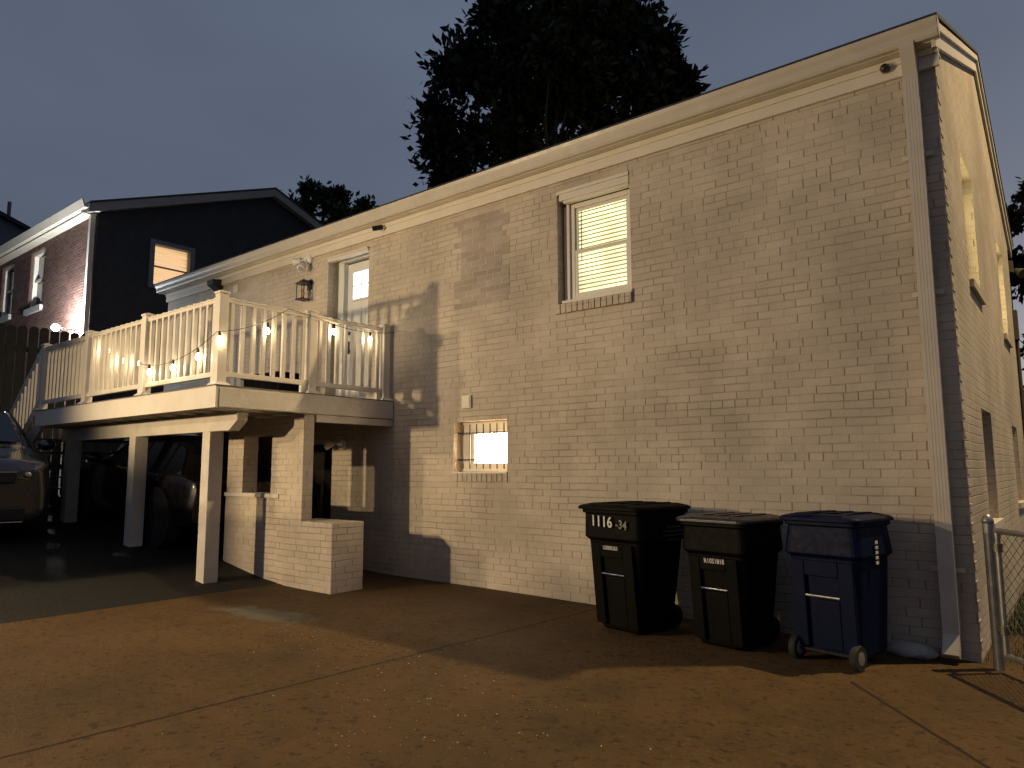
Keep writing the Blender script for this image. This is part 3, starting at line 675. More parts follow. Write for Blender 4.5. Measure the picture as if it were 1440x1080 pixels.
# ------------------------------------------------------------------ carts
FONT = None
def text(name, body, size, mat, parent, loc, rot, sx=1.0, ext=.0008):
    cu = bpy.data.curves.new(name, 'FONT'); cu.body = body; cu.size = size; cu.extrude = ext; cu.offset = size*.018; cu.align_x = 'CENTER'; cu.align_y = 'CENTER'; cu.space_character = 1.05
    o = bpy.data.objects.new(name, cu); COL.objects.link(o); o.data.materials.append(mat)
    dg = bpy.context.evaluated_depsgraph_get(); me = bpy.data.meshes.new_from_object(o.evaluated_get(dg)); bpy.data.objects.remove(o)
    ob = bpy.data.objects.new(name, me); COL.objects.link(ob); ob.parent = parent; ob.location = loc; ob.rotation_euler = rot; ob.scale = (sx,1,1)
    if not me.materials: me.materials.append(mat)
    return ob
def cart(label, loc, rot, wb, db_, wt, dt, h, mat, lidmat, wheels_front=False, zb=.0, bar=True):
    t = thing('wheeled_bin', label, 'bin', loc, rot, None)
    def ring(w, d, z, y0=0, r=.06, k=4):
        pts = []
        for (cx, cy, a0) in ((w/2-r,d/2-r,0),(-w/2+r,d/2-r,90),(-w/2+r,-d/2+r,180),(w/2-r,-d/2+r,270)):
            for i in range(k+1):
                a = R(a0+90*i/k); pts.append((cx+cos(a)*r, cy+sin(a)*r+y0, z))
        return pts
    # body: base, waist, shoulder step, collar, rim
    zs = h*.74
    ws = wb+(wt-wb)*.66; ds = db_+(dt-db_)*.66
    rings = [ring(wb-.03,db_-.03,zb+.004), ring(wb,db_,zb+.03), ring(wb+(ws-wb)*.5,db_+(ds-db_)*.5,zb+(zs-zb)*.5), ring(ws,ds,zs), ring(ws+.055,ds+.055,zs+.025), ring(wt-.02,dt-.02,h-.035), ring(wt+.015,dt+.015,h-.030), ring(wt+.015,dt+.015,h)]
    m = MB(); n = len(rings[0])
    for r_ in rings: m.v += r_
    for k in range(len(rings)-1): m.f += [(k*n+i, k*n+(i+1) % n, (k+1)*n+(i+1) % n, (k+1)*n+i) for i in range(n)]
    m.f += [tuple(range(n-1,-1,-1)), tuple(range((len(rings)-1)*n, len(rings)*n))]
    body = m.build('body', mat, t, bevel=.006)
    # front ribs and the lift recess
    fy = lambda z: -(db_+(ds-db_)*max(0,min(1,(z-zb)/(zs-zb))))/2
    z0, z1 = h*.36, h*.56
    m = MB(); xx = -.09*wb/.45
    rec = MB()
    def patch(mm, x0, x1, za, zc, o0, o1):
        mm.add([(x0,fy(za)+o0,za),(x1,fy(za)+o0,za),(x1,fy(zc)+o0,zc),(x0,fy(zc)+o0,zc),(x0,fy(za)+o1,za),(x1,fy(za)+o1,za),(x1,fy(zc)+o1,zc),(x0,fy(zc)+o1,zc)],[(0,1,2,3),(7,6,5,4),(0,4,5,1),(1,5,6,2),(2,6,7,3),(3,7,4,0)])
    zq = h*.47
    for (a, b, c_, e) in ((-.5*wb,-.27*wb,zb+.05,zs-.02),(.27*wb,.5*wb,zb+.05,zs-.02),(-.269*wb,.269*wb,zq+.14,zs-.02),(-.09*wb,.269*wb,zb+.05,zq-.02)): patch(m, a, b, c_, e, -.030, .004)
    m.build('front_panel', mat, body, bevel=.006)
    if bar:
        zbz = h*.47; MB().tube((-.27*wb,fy(zbz)-.022,zbz),(.27*wb,fy(zbz)-.022,zbz),.010,n=10).build('lift_bar', CHROME if not wheels_front else GALV, t)
    # lid: domed slab with raised ribs, overlapping the rim
    lw, ld = wt+.06, dt+.07
    lr = [ring(lw,ld,h+.001,-.01,.07), ring(lw,ld,h+.022,-.01,.07), ring(lw-.03,ld-.03,h+.034,-.01,.07), ring(lw-.16,ld-.16,h+.052,0,.06), ring(lw-.26,ld-.26,h+.046,0,.05)]
    m = MB(); n = len(lr[0])
    for r_ in lr: m.v += r_
    for k in range(len(lr)-1): m.f += [(k*n+i, k*n+(i+1) % n, (k+1)*n+(i+1) % n, (k+1)*n+i) for i in range(n)]
    m.f += [tuple(range(n-1,-1,-1)), tuple(range((len(lr)-1)*n, len(lr)*n))]
    lid = m.build('lid', lidmat, t, bevel=.004)
    m = MB()
    for x in (-lw*.22, 0, lw*.22): m.box(x-.03,x+.03,-ld*.36,ld*.36,h+.0465,h+.056)
    m.box(-lw*.28,lw*.28,-ld*.47,-ld*.42,h+.036,h+.048)
    m.build('lid_rib', lidmat, lid, bevel=.005)
    # hinge and handle at the back
    yb = dt/2; s_ = -1 if wheels_front else 1
    m = MB(); m.tube((-wt*.36,yb+.055,h-.02),(wt*.36,yb+.055,h-.02),.014,n=8)
    for x in (-.3,0,.3): m.box(x*wt-.022,x*wt+.022,yb+.0,yb+.066,h-.045,h+.030)
    m.build('handle', mat, t)
    # wheels
    r = .10 if not wheels_front else .085
    wy = (-db_/2-.03) if wheels_front else (db_/2+.02)
    MB().tube((-wb/2+.03,wy,r),(wb/2-.03,wy,r),.011,n=8).build('axle', RUBBER, t)
    for sgn in (-1,1):
        x = sgn*(wb/2-.035 if not wheels_front else wb/2-.01)
        w = MB().lathe([(r*.55,-.022),(r*.95,-.024),(r,-.014),(r,.014),(r*.95,.024),(r*.55,.022)], (x,wy,r), (1,0,0), 22).build('wheel', RUBBER, t)
        MB().lathe([(.018,-.027),(r*.54,-.025),(r*.54,.025),(.018,.027)], (x,wy,r), (1,0,0), 16).build('hub', simple('worn_hub', (.20,.19,.16), .6) if wheels_front else DARKP, w)
    return t, fy
t1, fy = cart('dark bin with worn house number 1116 on its front, nearest the lit basement window', (-3.10,-.62,.028), R(-12), .46,.44,.66,.66,1.005, DARKP, DARKP)
def put_text(t, fy, body, size, mat, x, z, off=.016, sx=1.0, h=1, tilt=0, name='lettering'):
    return text(name, body, size, mat, t, (x, fy(z)-off, z), (R(90)+math.atan2(.11/2,.75)*tilt, 0, 0), sx)
yf = lambda z: -.33-.012
text('house_number', '1116', .125, STICK, t1, (-.075,-.344,.905), (R(94),R(2),0), .95)
text('house_number', '-34', .10, DULLS, t1, (.145,-.344,.888), (R(94),R(6),0), .9)
text('serial_number', 'U2005253', .044, STICK, t1, (.0,fy(.69)-.0325,.69), (R(97),0,0), .85)
m = MB()
for k, (w_, z_) in enumerate(((.17,.86),(.24,.825),(.27,.79),(.16,.755))):
    m.box(.318,.3262+.012,-.10-w_/2+.2,-.10+w_/2+.2,z_,z_+.012)
m.build('printed_lines', simple('faded_print', (.06,.058,.05), .7), t1)
t2, fy2 = cart('dark bin with serial R1051818 standing in the middle of the three bins', (-2.245,-.60,.019), R(-10), .42,.42,.58,.60,.945, DARKP, simple('navy_lid_plastic', (.018,.016,.026), .35, var=.2, scale=9))
text('serial_number', 'R1051818', .052, STICK, t2, (.02,fy2(.655)-.0325,.655), (R(97),0,0), .8)
t3, fy3 = cart('navy blue recycling bin with wheels toward the camera, rightmost of the bins', (-1.475,-.52,.009), R(-12), .46,.44,.55,.54,.99, BLUEP, BLUEP, wheels_front=True, zb=.055)
m = MB()
for k in range(5): m.box(.2915,.2935+.003,-.06,-.02,.84-k*.035,.86-k*.035)
m.build('printed_mark', STICK, t3)
# pale stone against the wall and small sticks
m = MB().lathe([(.01,0),(.12,.01),(.15,.05),(.11,.10),(.03,.125)], (-1.12,-.12,.0), (0,0,1), 11)
for i in range(len(m.v)):
    x, y, z = m.v[i]; m.v[i] = (-1.12+(x+1.12)*1.25+.02*sin(i*2.1), -.13+(y+.13)*.75+.015*cos(i*3.7), z*.9)
tag(m.build('stone', STONE, smooth=True), 'pale low stone lying at the wall foot right of the blue bin', 'stone')

# ------------------------------------------------------------------ chain-link gate
def chain(t, off, o, d, L, z0, z1, pitch=.075):
    d = Vector(d).normalized(); o = Vector(o); m = MB(); H = z1-z0
    k = -H
    while k < L:
        a0 = max(k, 0); b0 = min(k+H, L)
        if b0 > a0:
            m.tube(o+d*a0+Vector((0,0,z0+(a0-k))), o+d*b0+Vector((0,0,z0+(b0-k))), .0026, n=4, caps=False)
            m.tube(o+d*a0+Vector((0.002,0.002,z1-(a0-k))), o+d*b0+Vector((0.002,0.002,z1-(b0-k))), .0026, n=4, caps=False)
        k += pitch
    return m.build('wire_mesh', RUST, t, off)
GP = Vector((-.575,-.13,0)); gd = Vector((.62,-.78,0)).normalized()
t = thing('gate_post', 'grey steel fence post with domed cap at the house corner', 'fence post', GP)
m = MB().tube(GP-Vector((0,0,.1)), GP+Vector((0,0,.99)), .034, n=16); m.build('post', GALV, t, GP, smooth=False)
MB().lathe([(.038,0),(.038,.02),(.028,.045),(.012,.062)], GP+Vector((0,0,.99)), (0,0,1), 16).build('post_cap', GALV, t, GP, smooth=True)
g0 = GP+gd*.085
t = thing('chain_link_gate', 'chain link gate swung open toward the driveway beside the house corner', 'gate', g0)
m = MB(); m.tube(g0+Vector((0,0,.10)), g0+Vector((0,0,.955)), .020, n=12); m.tube(g0+Vector((0,0,.945)), g0+gd*1.1+Vector((0,0,.945)), .022, n=12); m.tube(g0+Vector((0,0,.11)), g0+gd*1.1+Vector((0,0,.11)), .020, n=12); m.tube(g0+gd*1.1+Vector((0,0,.10)), g0+gd*1.1+Vector((0,0,.955)), .020, n=12)
m.build('gate_frame', GALV, t, g0, smooth=False)
chain(t, g0, g0, gd, 1.1, .11, .945)
for z in (.28,.83):
    m = MB(); m.box(-.05,.05,-.012,.012,-.018,.018); m2 = MB()
    m2.beam(GP+gd*.02+Vector((0,0,z)), g0+gd*.03+Vector((0,0,z)), .03, .03); m2.tube(g0+Vector((0,0,z-.03)), g0+Vector((0,0,z+.03)), .030, n=10); m2.build('hinge', RUST, t, g0)

# ------------------------------------------------------------------ neighbouring house
NX, NY = -16.72, 0.0
nb = thing('neighbour_house', 'dark red brick house with white gutter beyond the deck, lit window in its gable', 'house', (-20,0,1.5)); NO = (-20,0,1.5)
def nbb(m, name, mat, parent=None, **k): return m.build(name, mat, parent or nb, NO, **k)
NW = [(-20.75,-19.75,5.43,6.93),(-22.95,-22.0,5.50,6.95)]; NXL = -30
nbb(wall_mesh(lambda a, d, z: (a, NY+d, z), NXL, NX, .8, 7.12, NW, .25), 'front_wall', RB, fix=False)
NR_Y, NR_Z = 4.27, 8.95
SWN = [(1.22,2.16,5.66,6.72)]
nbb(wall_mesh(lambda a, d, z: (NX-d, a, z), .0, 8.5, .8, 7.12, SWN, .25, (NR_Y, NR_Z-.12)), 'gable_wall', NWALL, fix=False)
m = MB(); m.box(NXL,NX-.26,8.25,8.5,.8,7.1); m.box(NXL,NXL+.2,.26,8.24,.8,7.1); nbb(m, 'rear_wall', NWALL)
m = MB()
for yA, in ((-.25,),(8.75,)):
    zA = 7.22; a, b = NXL-.1, NX+.22
    m.add([(a,yA,zA),(b,yA,zA),(b,NR_Y,NR_Z),(a,NR_Y,NR_Z),(a,yA,zA-.04),(b,yA,zA-.04),(b,NR_Y,NR_Z-.04),(a,NR_Y,NR_Z-.04)],[(0,1,2,3),(7,6,5,4),(0,4,5,1),(1,5,6,2),(2,6,7,3),(3,7,4,0)])
nbb(m, 'roof', SHINGLE)
GREYT = simple('grey_trim', (.22,.21,.20), .6)
m = MB()
for (ya, za, yb, zb) in ((-.25,7.175,NR_Y,NR_Z-.045),(NR_Y,NR_Z-.045,8.75,7.175)):
    m.prism([(ya,za),(yb,zb),(yb,zb-.20),(ya,za-.20)], lambda p, a: (a, p[0], p[1]), NX+.17, NX+.20)
    m.prism([(ya,za-.17),(yb,zb-.17),(yb,zb-.19),(ya,za-.19)], lambda p, a: (a, p[0], p[1]), NX, NX+.168)
nbb(m, 'rake_board', GREYT)
m = MB().prism([(-.26,7.07),(-.34,7.07),(-.36,7.13),(-.40,7.24),(-.37,7.24),(-.33,7.14),(-.26,7.11)], lambda p, a: (a, p[0], p[1]), NXL, NX+.16); nbb(m, 'gutter', ALU)
m = MB(); m.box(NXL,NX+.15,-.255,-.225,7.09,7.2); m.box(NXL,NX+.15,-.224,-.002,7.05,7.07); nbb(m, 'fascia_board', ALU)
m = MB(); m.box(NX-.14,NX-.03,-.13,-.03,1.4,6.99); m.box(NX-.14,NX-.03,-.3,-.02,6.991,7.06); nbb(m, 'downspout', ALU, bevel=.005)
for h in NW:
    x0,x1,z0,z1 = h; m = MB()
    m.box(x0,x0+.09,.05,.15,z0,z1); m.box(x1-.09,x1,.05,.15,z0,z1); m.box(x0+.09,x1-.09,.05,.15,z1-.1,z1); m.box(x0+.09,x1-.09,.05,.15,z0,z0+.08); m.box(x0+.09,x1-.09,.08,.14,(z0+z1)/2-.03,(z0+z1)/2+.03)
    w = nbb(m, 'window', TRIM)
    nbb(MB().box(x0+.09,x1-.09,.155,.16,z0+.08,z1-.1), 'pane', GLASSD, w)
    nbb(MB().box(x1-.35,x1-.12,.10,.13,z0+.09,z0+.5), 'curtain', CURT, w)
    nbb(MB().box(x0-.05,x1+.05,-.07,.049,z0-.14,z0-.002), 'sill', STONE, w)
BL2 = emissive('lit_orange_blind', (1.0,.62,.28), .75); RM2 = emissive('lit_orange_room', (.8,.35,.10), .12)
y0,y1,z0,z1 = SWN[0]; m = MB(); X = NX
m.box(X-.1,X+.03,y0-.07,y0+.045,z0-.05,z1+.06); m.box(X-.1,X+.03,y1-.045,y1+.07,z0-.05,z1+.06); m.box(X-.1,X+.03,y0+.046,y1-.046,z1-.045,z1+.06); m.box(X-.1,X+.03,y0+.046,y1-.046,z0-.05,z0+.04); m.box(X-.08,X-.03,y0+.046,y1-.046,(z0+z1)/2-.05,(z0+z1)/2-.02)
w = nbb(m, 'window', simple('dim_blue_frame', (.10,.11,.13), .5))
m = MB(); n = 20; H = (z1-z0-.09)/n
for i in range(n):
    z = z0+.045+H*(i+.5); tl = rnd.uniform(-.006,.006)
    m.add([(X-.12,y0+.05,z-.40*H+tl),(X-.12,y1-.05,z-.40*H-tl),(X-.135,y1-.05,z+.36*H-tl),(X-.135,y0+.05,z+.36*H+tl)], [(0,1,2,3)])
nbb(m, 'blind', BL2, w, fix=False); nbb(MB().box(X-.17,X-.165,y0,y1,z0,z1), 'lit_room', RM2, w)
nbb(MB().box(NXL+.3,NX-.4,.30,.34,.9,7.0), 'inner_partition', DARKD); nbb(MB().box(NX-.36,NX-.34,.36,8.2,.9,7.0), 'inner_side_partition', DARKD)
# further house and its vent pipes
fh = thing('far_house', 'dim grey house roof with two vent pipes at the far left', 'house', (-40,6,2)); FO = (-40,6,2)
MB().prism([(-7,1.5),(4.3,1.5),(4.3,10.35),(-1.5,12.45),(-7,10.45)], lambda p, a: (a, p[0], p[1]), -45, -32).build('wall', FARW, fh, FO)
m = MB().prism([(4.75,10.20),(4.75,10.36),(-1.5,12.62),(-7.5,10.45),(-7.5,10.29),(-1.5,12.46)], lambda p, a: (a, p[0], p[1]), -45.5, -31.8); rf = m.build('roof', SHINGLE, fh, FO)
for (x, y, z0, z1, r) in ((-32.5,2.62,10.9,11.95,.07),(-32.5,2.05,11.1,11.62,.08)):
    MB().tube((x,y,z0),(x,y,z1),r,n=10).build('vent_pipe', PIPE, rf, FO)

# ------------------------------------------------------------------ wooden fence along the boundary
FX = -13.7
fe = thing('wooden_fence', 'dark dog-eared picket fence on the boundary left of the deck stairs', 'fence', (FX,-3,1.0)); FE = (FX,-3,1.0)
y = -5.2; k = 0
while y < -.45:
    w = .135; zt = 3.78+rnd.uniform(-.015,.015)-.01*k*0; a = y+rnd.uniform(-.004,.004); b = a+w
    m = MB().prism([(a,.95),(b,.95),(b,zt-.035),(b-.035,zt),(a+.035,zt),(a,zt-.035)], lambda p, q: (q, p[0], p[1]), FX, FX+.018); m.build('picket', BROWNF, fe, FE); y += w+.022; k += 1
m = MB()
for z in (1.4,2.35,3.35): m.box(FX-.045,FX-.001,-5.25,-.42,z,z+.09)
m.build('rail', BROWNF, fe, FE)
for yy in (-5.1,-2.8,-.5): MB().box(FX-.14,FX-.046,yy-.045,yy+.045,.8,3.6).build('fence_post', BROWNF, fe, FE)

# floodlight blazing at the neighbour's wall foot
FLP = Vector((-17.25,-.50,4.46))
t = thing('security_floodlight', 'blazing white floodlight fixed in front of the red brick wall above the fence', 'floodlight', FLP)
m = MB(); m.tube((FLP.x,-.02,4.46),(FLP.x,-.44,4.46),.012,n=8); m.build('bracket', BLACK, t, FLP)
LED = emissive('led_white', (.93,.97,1.0), 4200.0)
MB().lathe([(.02,-.07),(.06,-.05),(.075,.0),(.07,.05),(.03,.07)], FLP, (.7,-.2,.1), 18).build('lamp_head', LED, t, FLP, smooth=True)

# ------------------------------------------------------------------ cars
def car(name, label, loc, rot, paint, K, pitch=0, rimm=None):
    t = thing(name, label, 'car', loc, rot); t.rotation_euler = (0, pitch, rot)
    # stations: x, z bottom, z belt, z top, half width low, half width belt, half width top
    ST = K
    def at(x):
        if x >= ST[0][0]: return ST[0]
        for a, b in zip(ST[:-1], ST[1:]):
            if b[0] <= x <= a[0]:
                u = (x-b[0])/(a[0]-b[0]); return tuple(b[i]+(a[i]-b[i])*u for i in range(7))
        return ST[-1]
    m = MB(); n = 0; xs = []
    for a, b in zip(ST[:-1], ST[1:]):
        xs += [a[0], (a[0]*2+b[0])/3, (a[0]+b[0]*2)/3]
    xs.append(ST[-1][0])
    for x in xs:
        _, zb, zl, zt, wl, wb, wt = at(x)
        half = [(0,zb),(wl*.7,zb),(wl*.96,zb+.05),(wl+.01,zb+.16),((wl+wb)/2+.025,(zb+zl)/2),(wb+.01,zl-.10),(wb-.01,zl),(wb-.03,zl+.02),((wb*.45+wt*.55),zl+(zt-zl)*.5),(wt+.01,zt-.035),(wt*.85,zt-.008),(wt*.45,zt),(0,zt+.004)]
        full = half + [(-p[0],p[1]) for p in half[-2:0:-1]]
        n = len(full); m.v += [(x,p[0],p[1]) for p in full]
    for k in range(len(xs)-1): m.f += [(k*n+i, k*n+(i+1) % n, (k+1)*n+(i+1) % n, (k+1)*n+i) for i in range(n)]
    m.f += [tuple(range(n)), tuple(range((len(xs)-1)*n, len(xs)*n))]
    body = m.build('body', paint, t, smooth=True)
    mod = body.modifiers.new('sub', 'SUBSURF'); mod.levels = 1; mod.render_levels = 2
    def side(x, u, s, o=.012):
        _, zb, zl, zt, wl, wb, wt = at(x); return (x, s*(wb-.03+(wt-wb+.04)*u+o), zl+.02+(zt-.05-zl)*u)
    cow, rf, rr, rb = ST[3][0], ST[4][0], ST[6][0], ST[7][0]
    for s in (-1,1):
        for (a0, a1, b0, b1) in ((cow-.18, rf-.55, rf-.05, rf-.57), (rf-.62, rr+.05, rf-.64, rr+.12), (rr-.02, rb+.30, rr+.05, rr-.12)):
            q = [side(a0,.06,s), side(a1,.06,s), side(b1,.93,s), side(b0,.93,s)]
            i = [(p[0],p[1]-s*.03,p[2]) for p in q]
            MB().add(q+i, [(0,1,2,3),(7,6,5,4),(0,4,5,1),(1,5,6,2),(2,6,7,3),(3,7,4,0)]).build('side_window', CARGLASS, t)
    for (xa, xb, nm) in ((cow,rf,'windshield'), (rb,rr,'rear_window')):
        A, B = at(xa), at(xb); m = MB(); sgn = 1 if xa > xb else -1; N = 8
        for j, (u) in enumerate((.04,.35,.65,.93)):
            for i in range(N+1):
                s = -1+2*i/N; z = A[3]+(B[3]-A[3])*u; w = (A[6]+(B[6]-A[6])*u)*.90; x = xa+(xb-xa)*u
                m.v.append((x+sgn*.03, s*w, z+.035-.02*abs(s)**3))
        for j in range(3):
            for i in range(N): k = j*(N+1)+i; m.f.append((k,k+1,k+N+2,k+N+1))
        m.build(nm, CARGLASS, t, smooth=True)
    # wheels with dark arches
    wr = .335
    for x in (ST[1][0]-.75, ST[-2][0]+.70):
        for s in (-1,1):
            yw = s*(at(x)[4]-.085)
            MB().lathe([(.40,-.05),(.40,.115)], (x,yw,wr+.02), (0,s,0), 26).build('wheel_arch', RUBBER, t)
            w = MB().lathe([(.21,-.10),(.32,-.10),(wr,-.07),(wr,.085),(.315,.122),(.215,.124)], (x,yw,wr), (0,s,0), 28).build('wheel', RUBBER, t, smooth=False)
            m = MB().lathe([(.03,.118),(.055,.128),(.05,.13)], (x,yw,wr), (0,s,0), 12)
            for k in range(5):
                a = 2*pi*k/5; dd = Vector((cos(a),0,sin(a))); c0 = Vector((x,yw+s*.122,wr)); m.beam(c0+dd*.04, c0+dd*.215, .05, .012, (0,s,0))
            m.lathe([(.20,.105),(.222,.126),(.225,.126),(.225,.10)], (x,yw,wr), (0,s,0), 24); m.build('rim', rimm or ALU, w)
    # front
    X0 = ST[0][0]; F = at(X0-.02)
    def frontbox(y0, y1, z0, z1, d0, d1): return MB().box(X0-d0, X0+d1, y0, y1, z0, z1)
    frontbox(-.62,.62,F[1]+.03,F[1]+.20,.10,.015).build('lower_intake', BLACK, t, bevel=.02)
    gr = frontbox(-.50,.50,F[2]-.17,F[2]-.02,.12,.018).build('grille', BLACK, t, bevel=.02)
    MB().box(X0+.0185,X0+.03,-.50,.50,F[2]-.035,F[2]-.02).build('grille_bar', CHROME, gr, bevel=.003)
    MB().box(X0+.012,X0+.022,-.60,.60,F[1]+.012,F[1]+.026).build('lip_trim', CHROME, t, bevel=.003)
    em = MB(); 
    em.lathe([(.058,0),(.064,.008),(.058,.012)], (X0+.019,0,F[2]-.095), (1,0,0), 20); em.build('badge', CHROME, gr, bevel=.002)
    for s in (-1,1):
        m = MB(); pts = []
        # swept headlamp wrapping the corner
        cor = [(X0-.00,s*.50),(X0-.035,s*.66),(X0-.13,s*(F[5]+.06)),(X0-.34,s*(at(X0-.34)[5]+.022)),(X0-.55,s*(at(X0-.55)[5]+.020))]
        lo = [F[2]-.11,F[2]-.13,F[2]-.10,F[2]-.02,F[2]+.05]; hi = [F[2]-.03,F[2]+.0,F[2]+.035,F[2]+.07,F[2]+.08]
        for (x,y),a,b in zip(cor,lo,hi): m.v += [(x+.02,y,a),(x+.01,y,b),(x-.06,y*.93,a),(x-.06,y*.93,b)]
        for k in range(4):
            o = k*4; m.f += [(o,o+4,o+5,o+1),(o+1,o+5,o+7,o+3),(o+2,o+3,o+7,o+6),(o,o+2,o+6,o+4)]
        m.f += [(0,1,3,2),(16,18,19,17)]
        hl = m.build('headlight', CARGLASS, t, bevel=.004)
        MB().lathe([(.035,0),(.038,.02),(.02,.032)], (X0-.005,s*.62,F[2]-.065), (1,0,0), 14).build('headlight_lens', CHROME, hl)
        fg = MB().lathe([(.05,-.02),(.05,.02),(.035,.03)], (X0-.045,s*.68,F[1]+.19), (1,0,0), 14).build('fog_lamp', CHROME, t)
        p = side(cow-.28,.10,s); m = MB().lathe([(.02,-.02),(.075,.02),(.085,.07),(.07,.13),(.02,.17)], (p[0]-.02,p[1]+s*.12,p[2]+.06), (1,0,0), 14)
        for i in range(len(m.v)): a = m.v[i]; m.v[i] = (a[0], p[1]+s*.12+(a[1]-p[1]-s*.12)*1.35, a[2])
        m.tube((p[0]+.03,p[1]-s*.03,p[2]),(p[0]+.03,p[1]+s*.08,p[2]+.03),.022,n=8)
        m.build('wing_mirror', paint, t, smooth=True)
        XR_ = ST[-1][0]; m = MB().box(XR_-.012,XR_+.10,s*.45 if s > 0 else -.72,s*.72 if s > 0 else -.45,.74,.90); m.build('tail_light', simple('tail_red', (.016,.004,.004), .2), t, bevel=.02)
        m = MB()
        for xx in (rf-.35, rr+.1): q = side(xx,-.18,s,.022); m.beam((q[0]-.08,q[1],q[2]-.02),(q[0]+.08,q[1],q[2]-.02),.02,.025)
        m.build('door_handle', CHROME, t)
    return t
K1 = [(2.20,.22,.86,.93,.80,.76,.60),(2.08,.20,.93,1.00,.88,.86,.66),(1.60,.20,.99,1.06,.91,.91,.72),(1.00,.20,1.02,1.13,.92,.92,.74),(.18,.20,1.04,1.58,.92,.91,.60),(-.55,.20,1.05,1.65,.92,.91,.62),(-1.35,.21,1.06,1.61,.91,.90,.60),(-2.02,.24,1.02,1.16,.88,.86,.66),(-2.20,.28,.96,1.04,.82,.80,.62)]
K2 = [(2.10,.20,.72,.76,.70,.64,.50),(1.98,.19,.78,.83,.78,.74,.56),(1.55,.18,.83,.90,.81,.80,.62),(.92,.18,.87,.97,.82,.81,.64),(.10,.18,.90,1.36,.82,.80,.50),(-.55,.18,.91,1.41,.82,.80,.52),(-1.25,.19,.92,1.37,.81,.79,.50),(-1.95,.22,.90,1.00,.78,.75,.56),(-2.10,.26,.82,.90,.72,.70,.52)]
sl = math.atan2(.60-.40, 2.2)
car('parked_car', 'grey parked crossover nosing in at the left edge of the photo', (-12.56,-3.22,gz(-12.56)-.08), R(-10), GREYCAR, K1, R(4))
car('parked_car', 'dark parked car under the deck behind its timber posts', (-10.85,-.90,gz(-10.85)+.02), R(180), DARKCAR, K2, -R(5.5), BLACK)

# ------------------------------------------------------------------ trees
def tree(name, label, base, cr, cz, nclump, leaves, lsize, mat, seed, extra=(), trunk=.22, group=None, zsq=1.0, rmin=.22, rmax=.42):
    rr = random.Random(seed); b = Vector(base); t = thing(name, label, 'tree', base, 0, group)
    m = MB(); top = b+Vector((0,0,cz)); pts = [b-Vector((0,0,.3)), b+Vector((rr.uniform(-.1,.1),.05,(cz)*.4)), b+Vector((rr.uniform(-.2,.2),0,cz*.8)), b+Vector((0,.1,cz+cr*.6))]
    rs = [trunk, trunk*.8, trunk*.6, trunk*.25]
    for i in range(3): m.tube(pts[i], pts[i+1], rs[i], rs[i+1], 9)
    cl = []
    for i in range(nclump):
        while True:
            p = Vector((rr.uniform(-1,1),rr.uniform(-1,1),rr.uniform(-1,1)))
            if .25 < p.length < 1: break
        q = Vector((p.x*cr,p.y*cr,p.z*cr*zsq))
        cl.append((top+q, rr.uniform(rmin,rmax)*cr*.62))
    for (e, r) in extra: cl.append((top+Vector(e), r))
    for (c, r) in cl:
        a = pts[1].lerp(pts[3], rr.uniform(.3,1)); mid = a.lerp(c,.55)+Vector((rr.uniform(-.2,.2),rr.uniform(-.2,.2),rr.uniform(-.1,.3)))
        m.tube(a, mid, trunk*.22, trunk*.12, 5, False); m.tube(mid, c, trunk*.12, trunk*.03, 5, False)
    m.build('trunk', BARK, t, base)
    m = MB(); per = leaves//len(cl)
    for (c, r) in cl:
        for k in range(per):
            d = Vector((rr.gauss(0,1),rr.gauss(0,1),rr.gauss(0,1))).normalized(); p = c+d*r*min(1.45, abs(rr.gauss(0,.62)))
            # leaf: a bent diamond pointing outward
            ax = (d+Vector((rr.gauss(0,.7),rr.gauss(0,.7),rr.gauss(0,.6)))).normalized(); w = ax.cross(Vector((rr.gauss(0,1),rr.gauss(0,1),rr.gauss(0,1)))).normalized()
            l = lsize*rr.uniform(.65,1.25); ww = l*.24
            m.v += [p, p+ax*l*.5+w*ww, p+ax*l, p+ax*l*.5-w*ww]; o = len(m.v)-4; m.f.append((o,o+1,o+2,o+3))
    m.build('crown', mat, t, base, fix=False)
    return t

# big broad-leaved tree behind the house; lobes laid out round its crown
def rel(r, u, d): return (r*.781+d*-.625, r*.625+d*.781, u)
ex = [(rel(-3.6,-2.0,0),.75),(rel(-3.7,-.9,.3),.6),(rel(-3.2,.2,-.4),.75),(rel(-2.6,1.2,.2),.75),(rel(-1.9,2.1,-.5),.7),(rel(-1.2,2.9,.4),.7),(rel(-.5,3.6,0),.7),(rel(-.9,2.2,.9),.9),(rel(.1,2.6,-.6),.75),
      (rel(1.0,2.0,.5),.7),(rel(2.0,3.0,0),.55),(rel(2.4,3.4,.2),.5),(rel(2.0,2.2,-.5),.7),(rel(3.2,2.0,.2),.6),(rel(3.7,1.3,0),.5),(rel(3.2,.8,.6),.7),(rel(2.4,1.2,-.8),.8),(rel(4.2,.1,0),.45),(rel(3.6,-.4,.3),.7),(rel(4.4,-.3,.2),.35),(rel(2.7,-.6,-.6),.9),
      (rel(1.4,.6,.8),1.0),(rel(0,.8,-.8),1.1),(rel(-1.4,.9,.8),1.0),(rel(-2.3,-.2,-.7),.9),(rel(-1,-.8,.4),1.1),(rel(.6,-.7,-.9),1.1),(rel(-2.6,-1.5,.9),.9),(rel(-1.2,-2.2,-.6),1.0),(rel(.4,-2.2,.6),1.0),(rel(1.9,-1.6,.3),1.0),(rel(-3.3,-2.9,.2),.7),(rel(3.0,2.5,.4),.35),(rel(4.0,.9,.4),.3)]
tree('broadleaf_tree', 'big dark broad-leaved tree rising behind the white house roof', (-12.6,11.6,.5), 2.3, 13.2, 20, 42000, .34, LEAF, 5, extra=ex, trunk=.30)
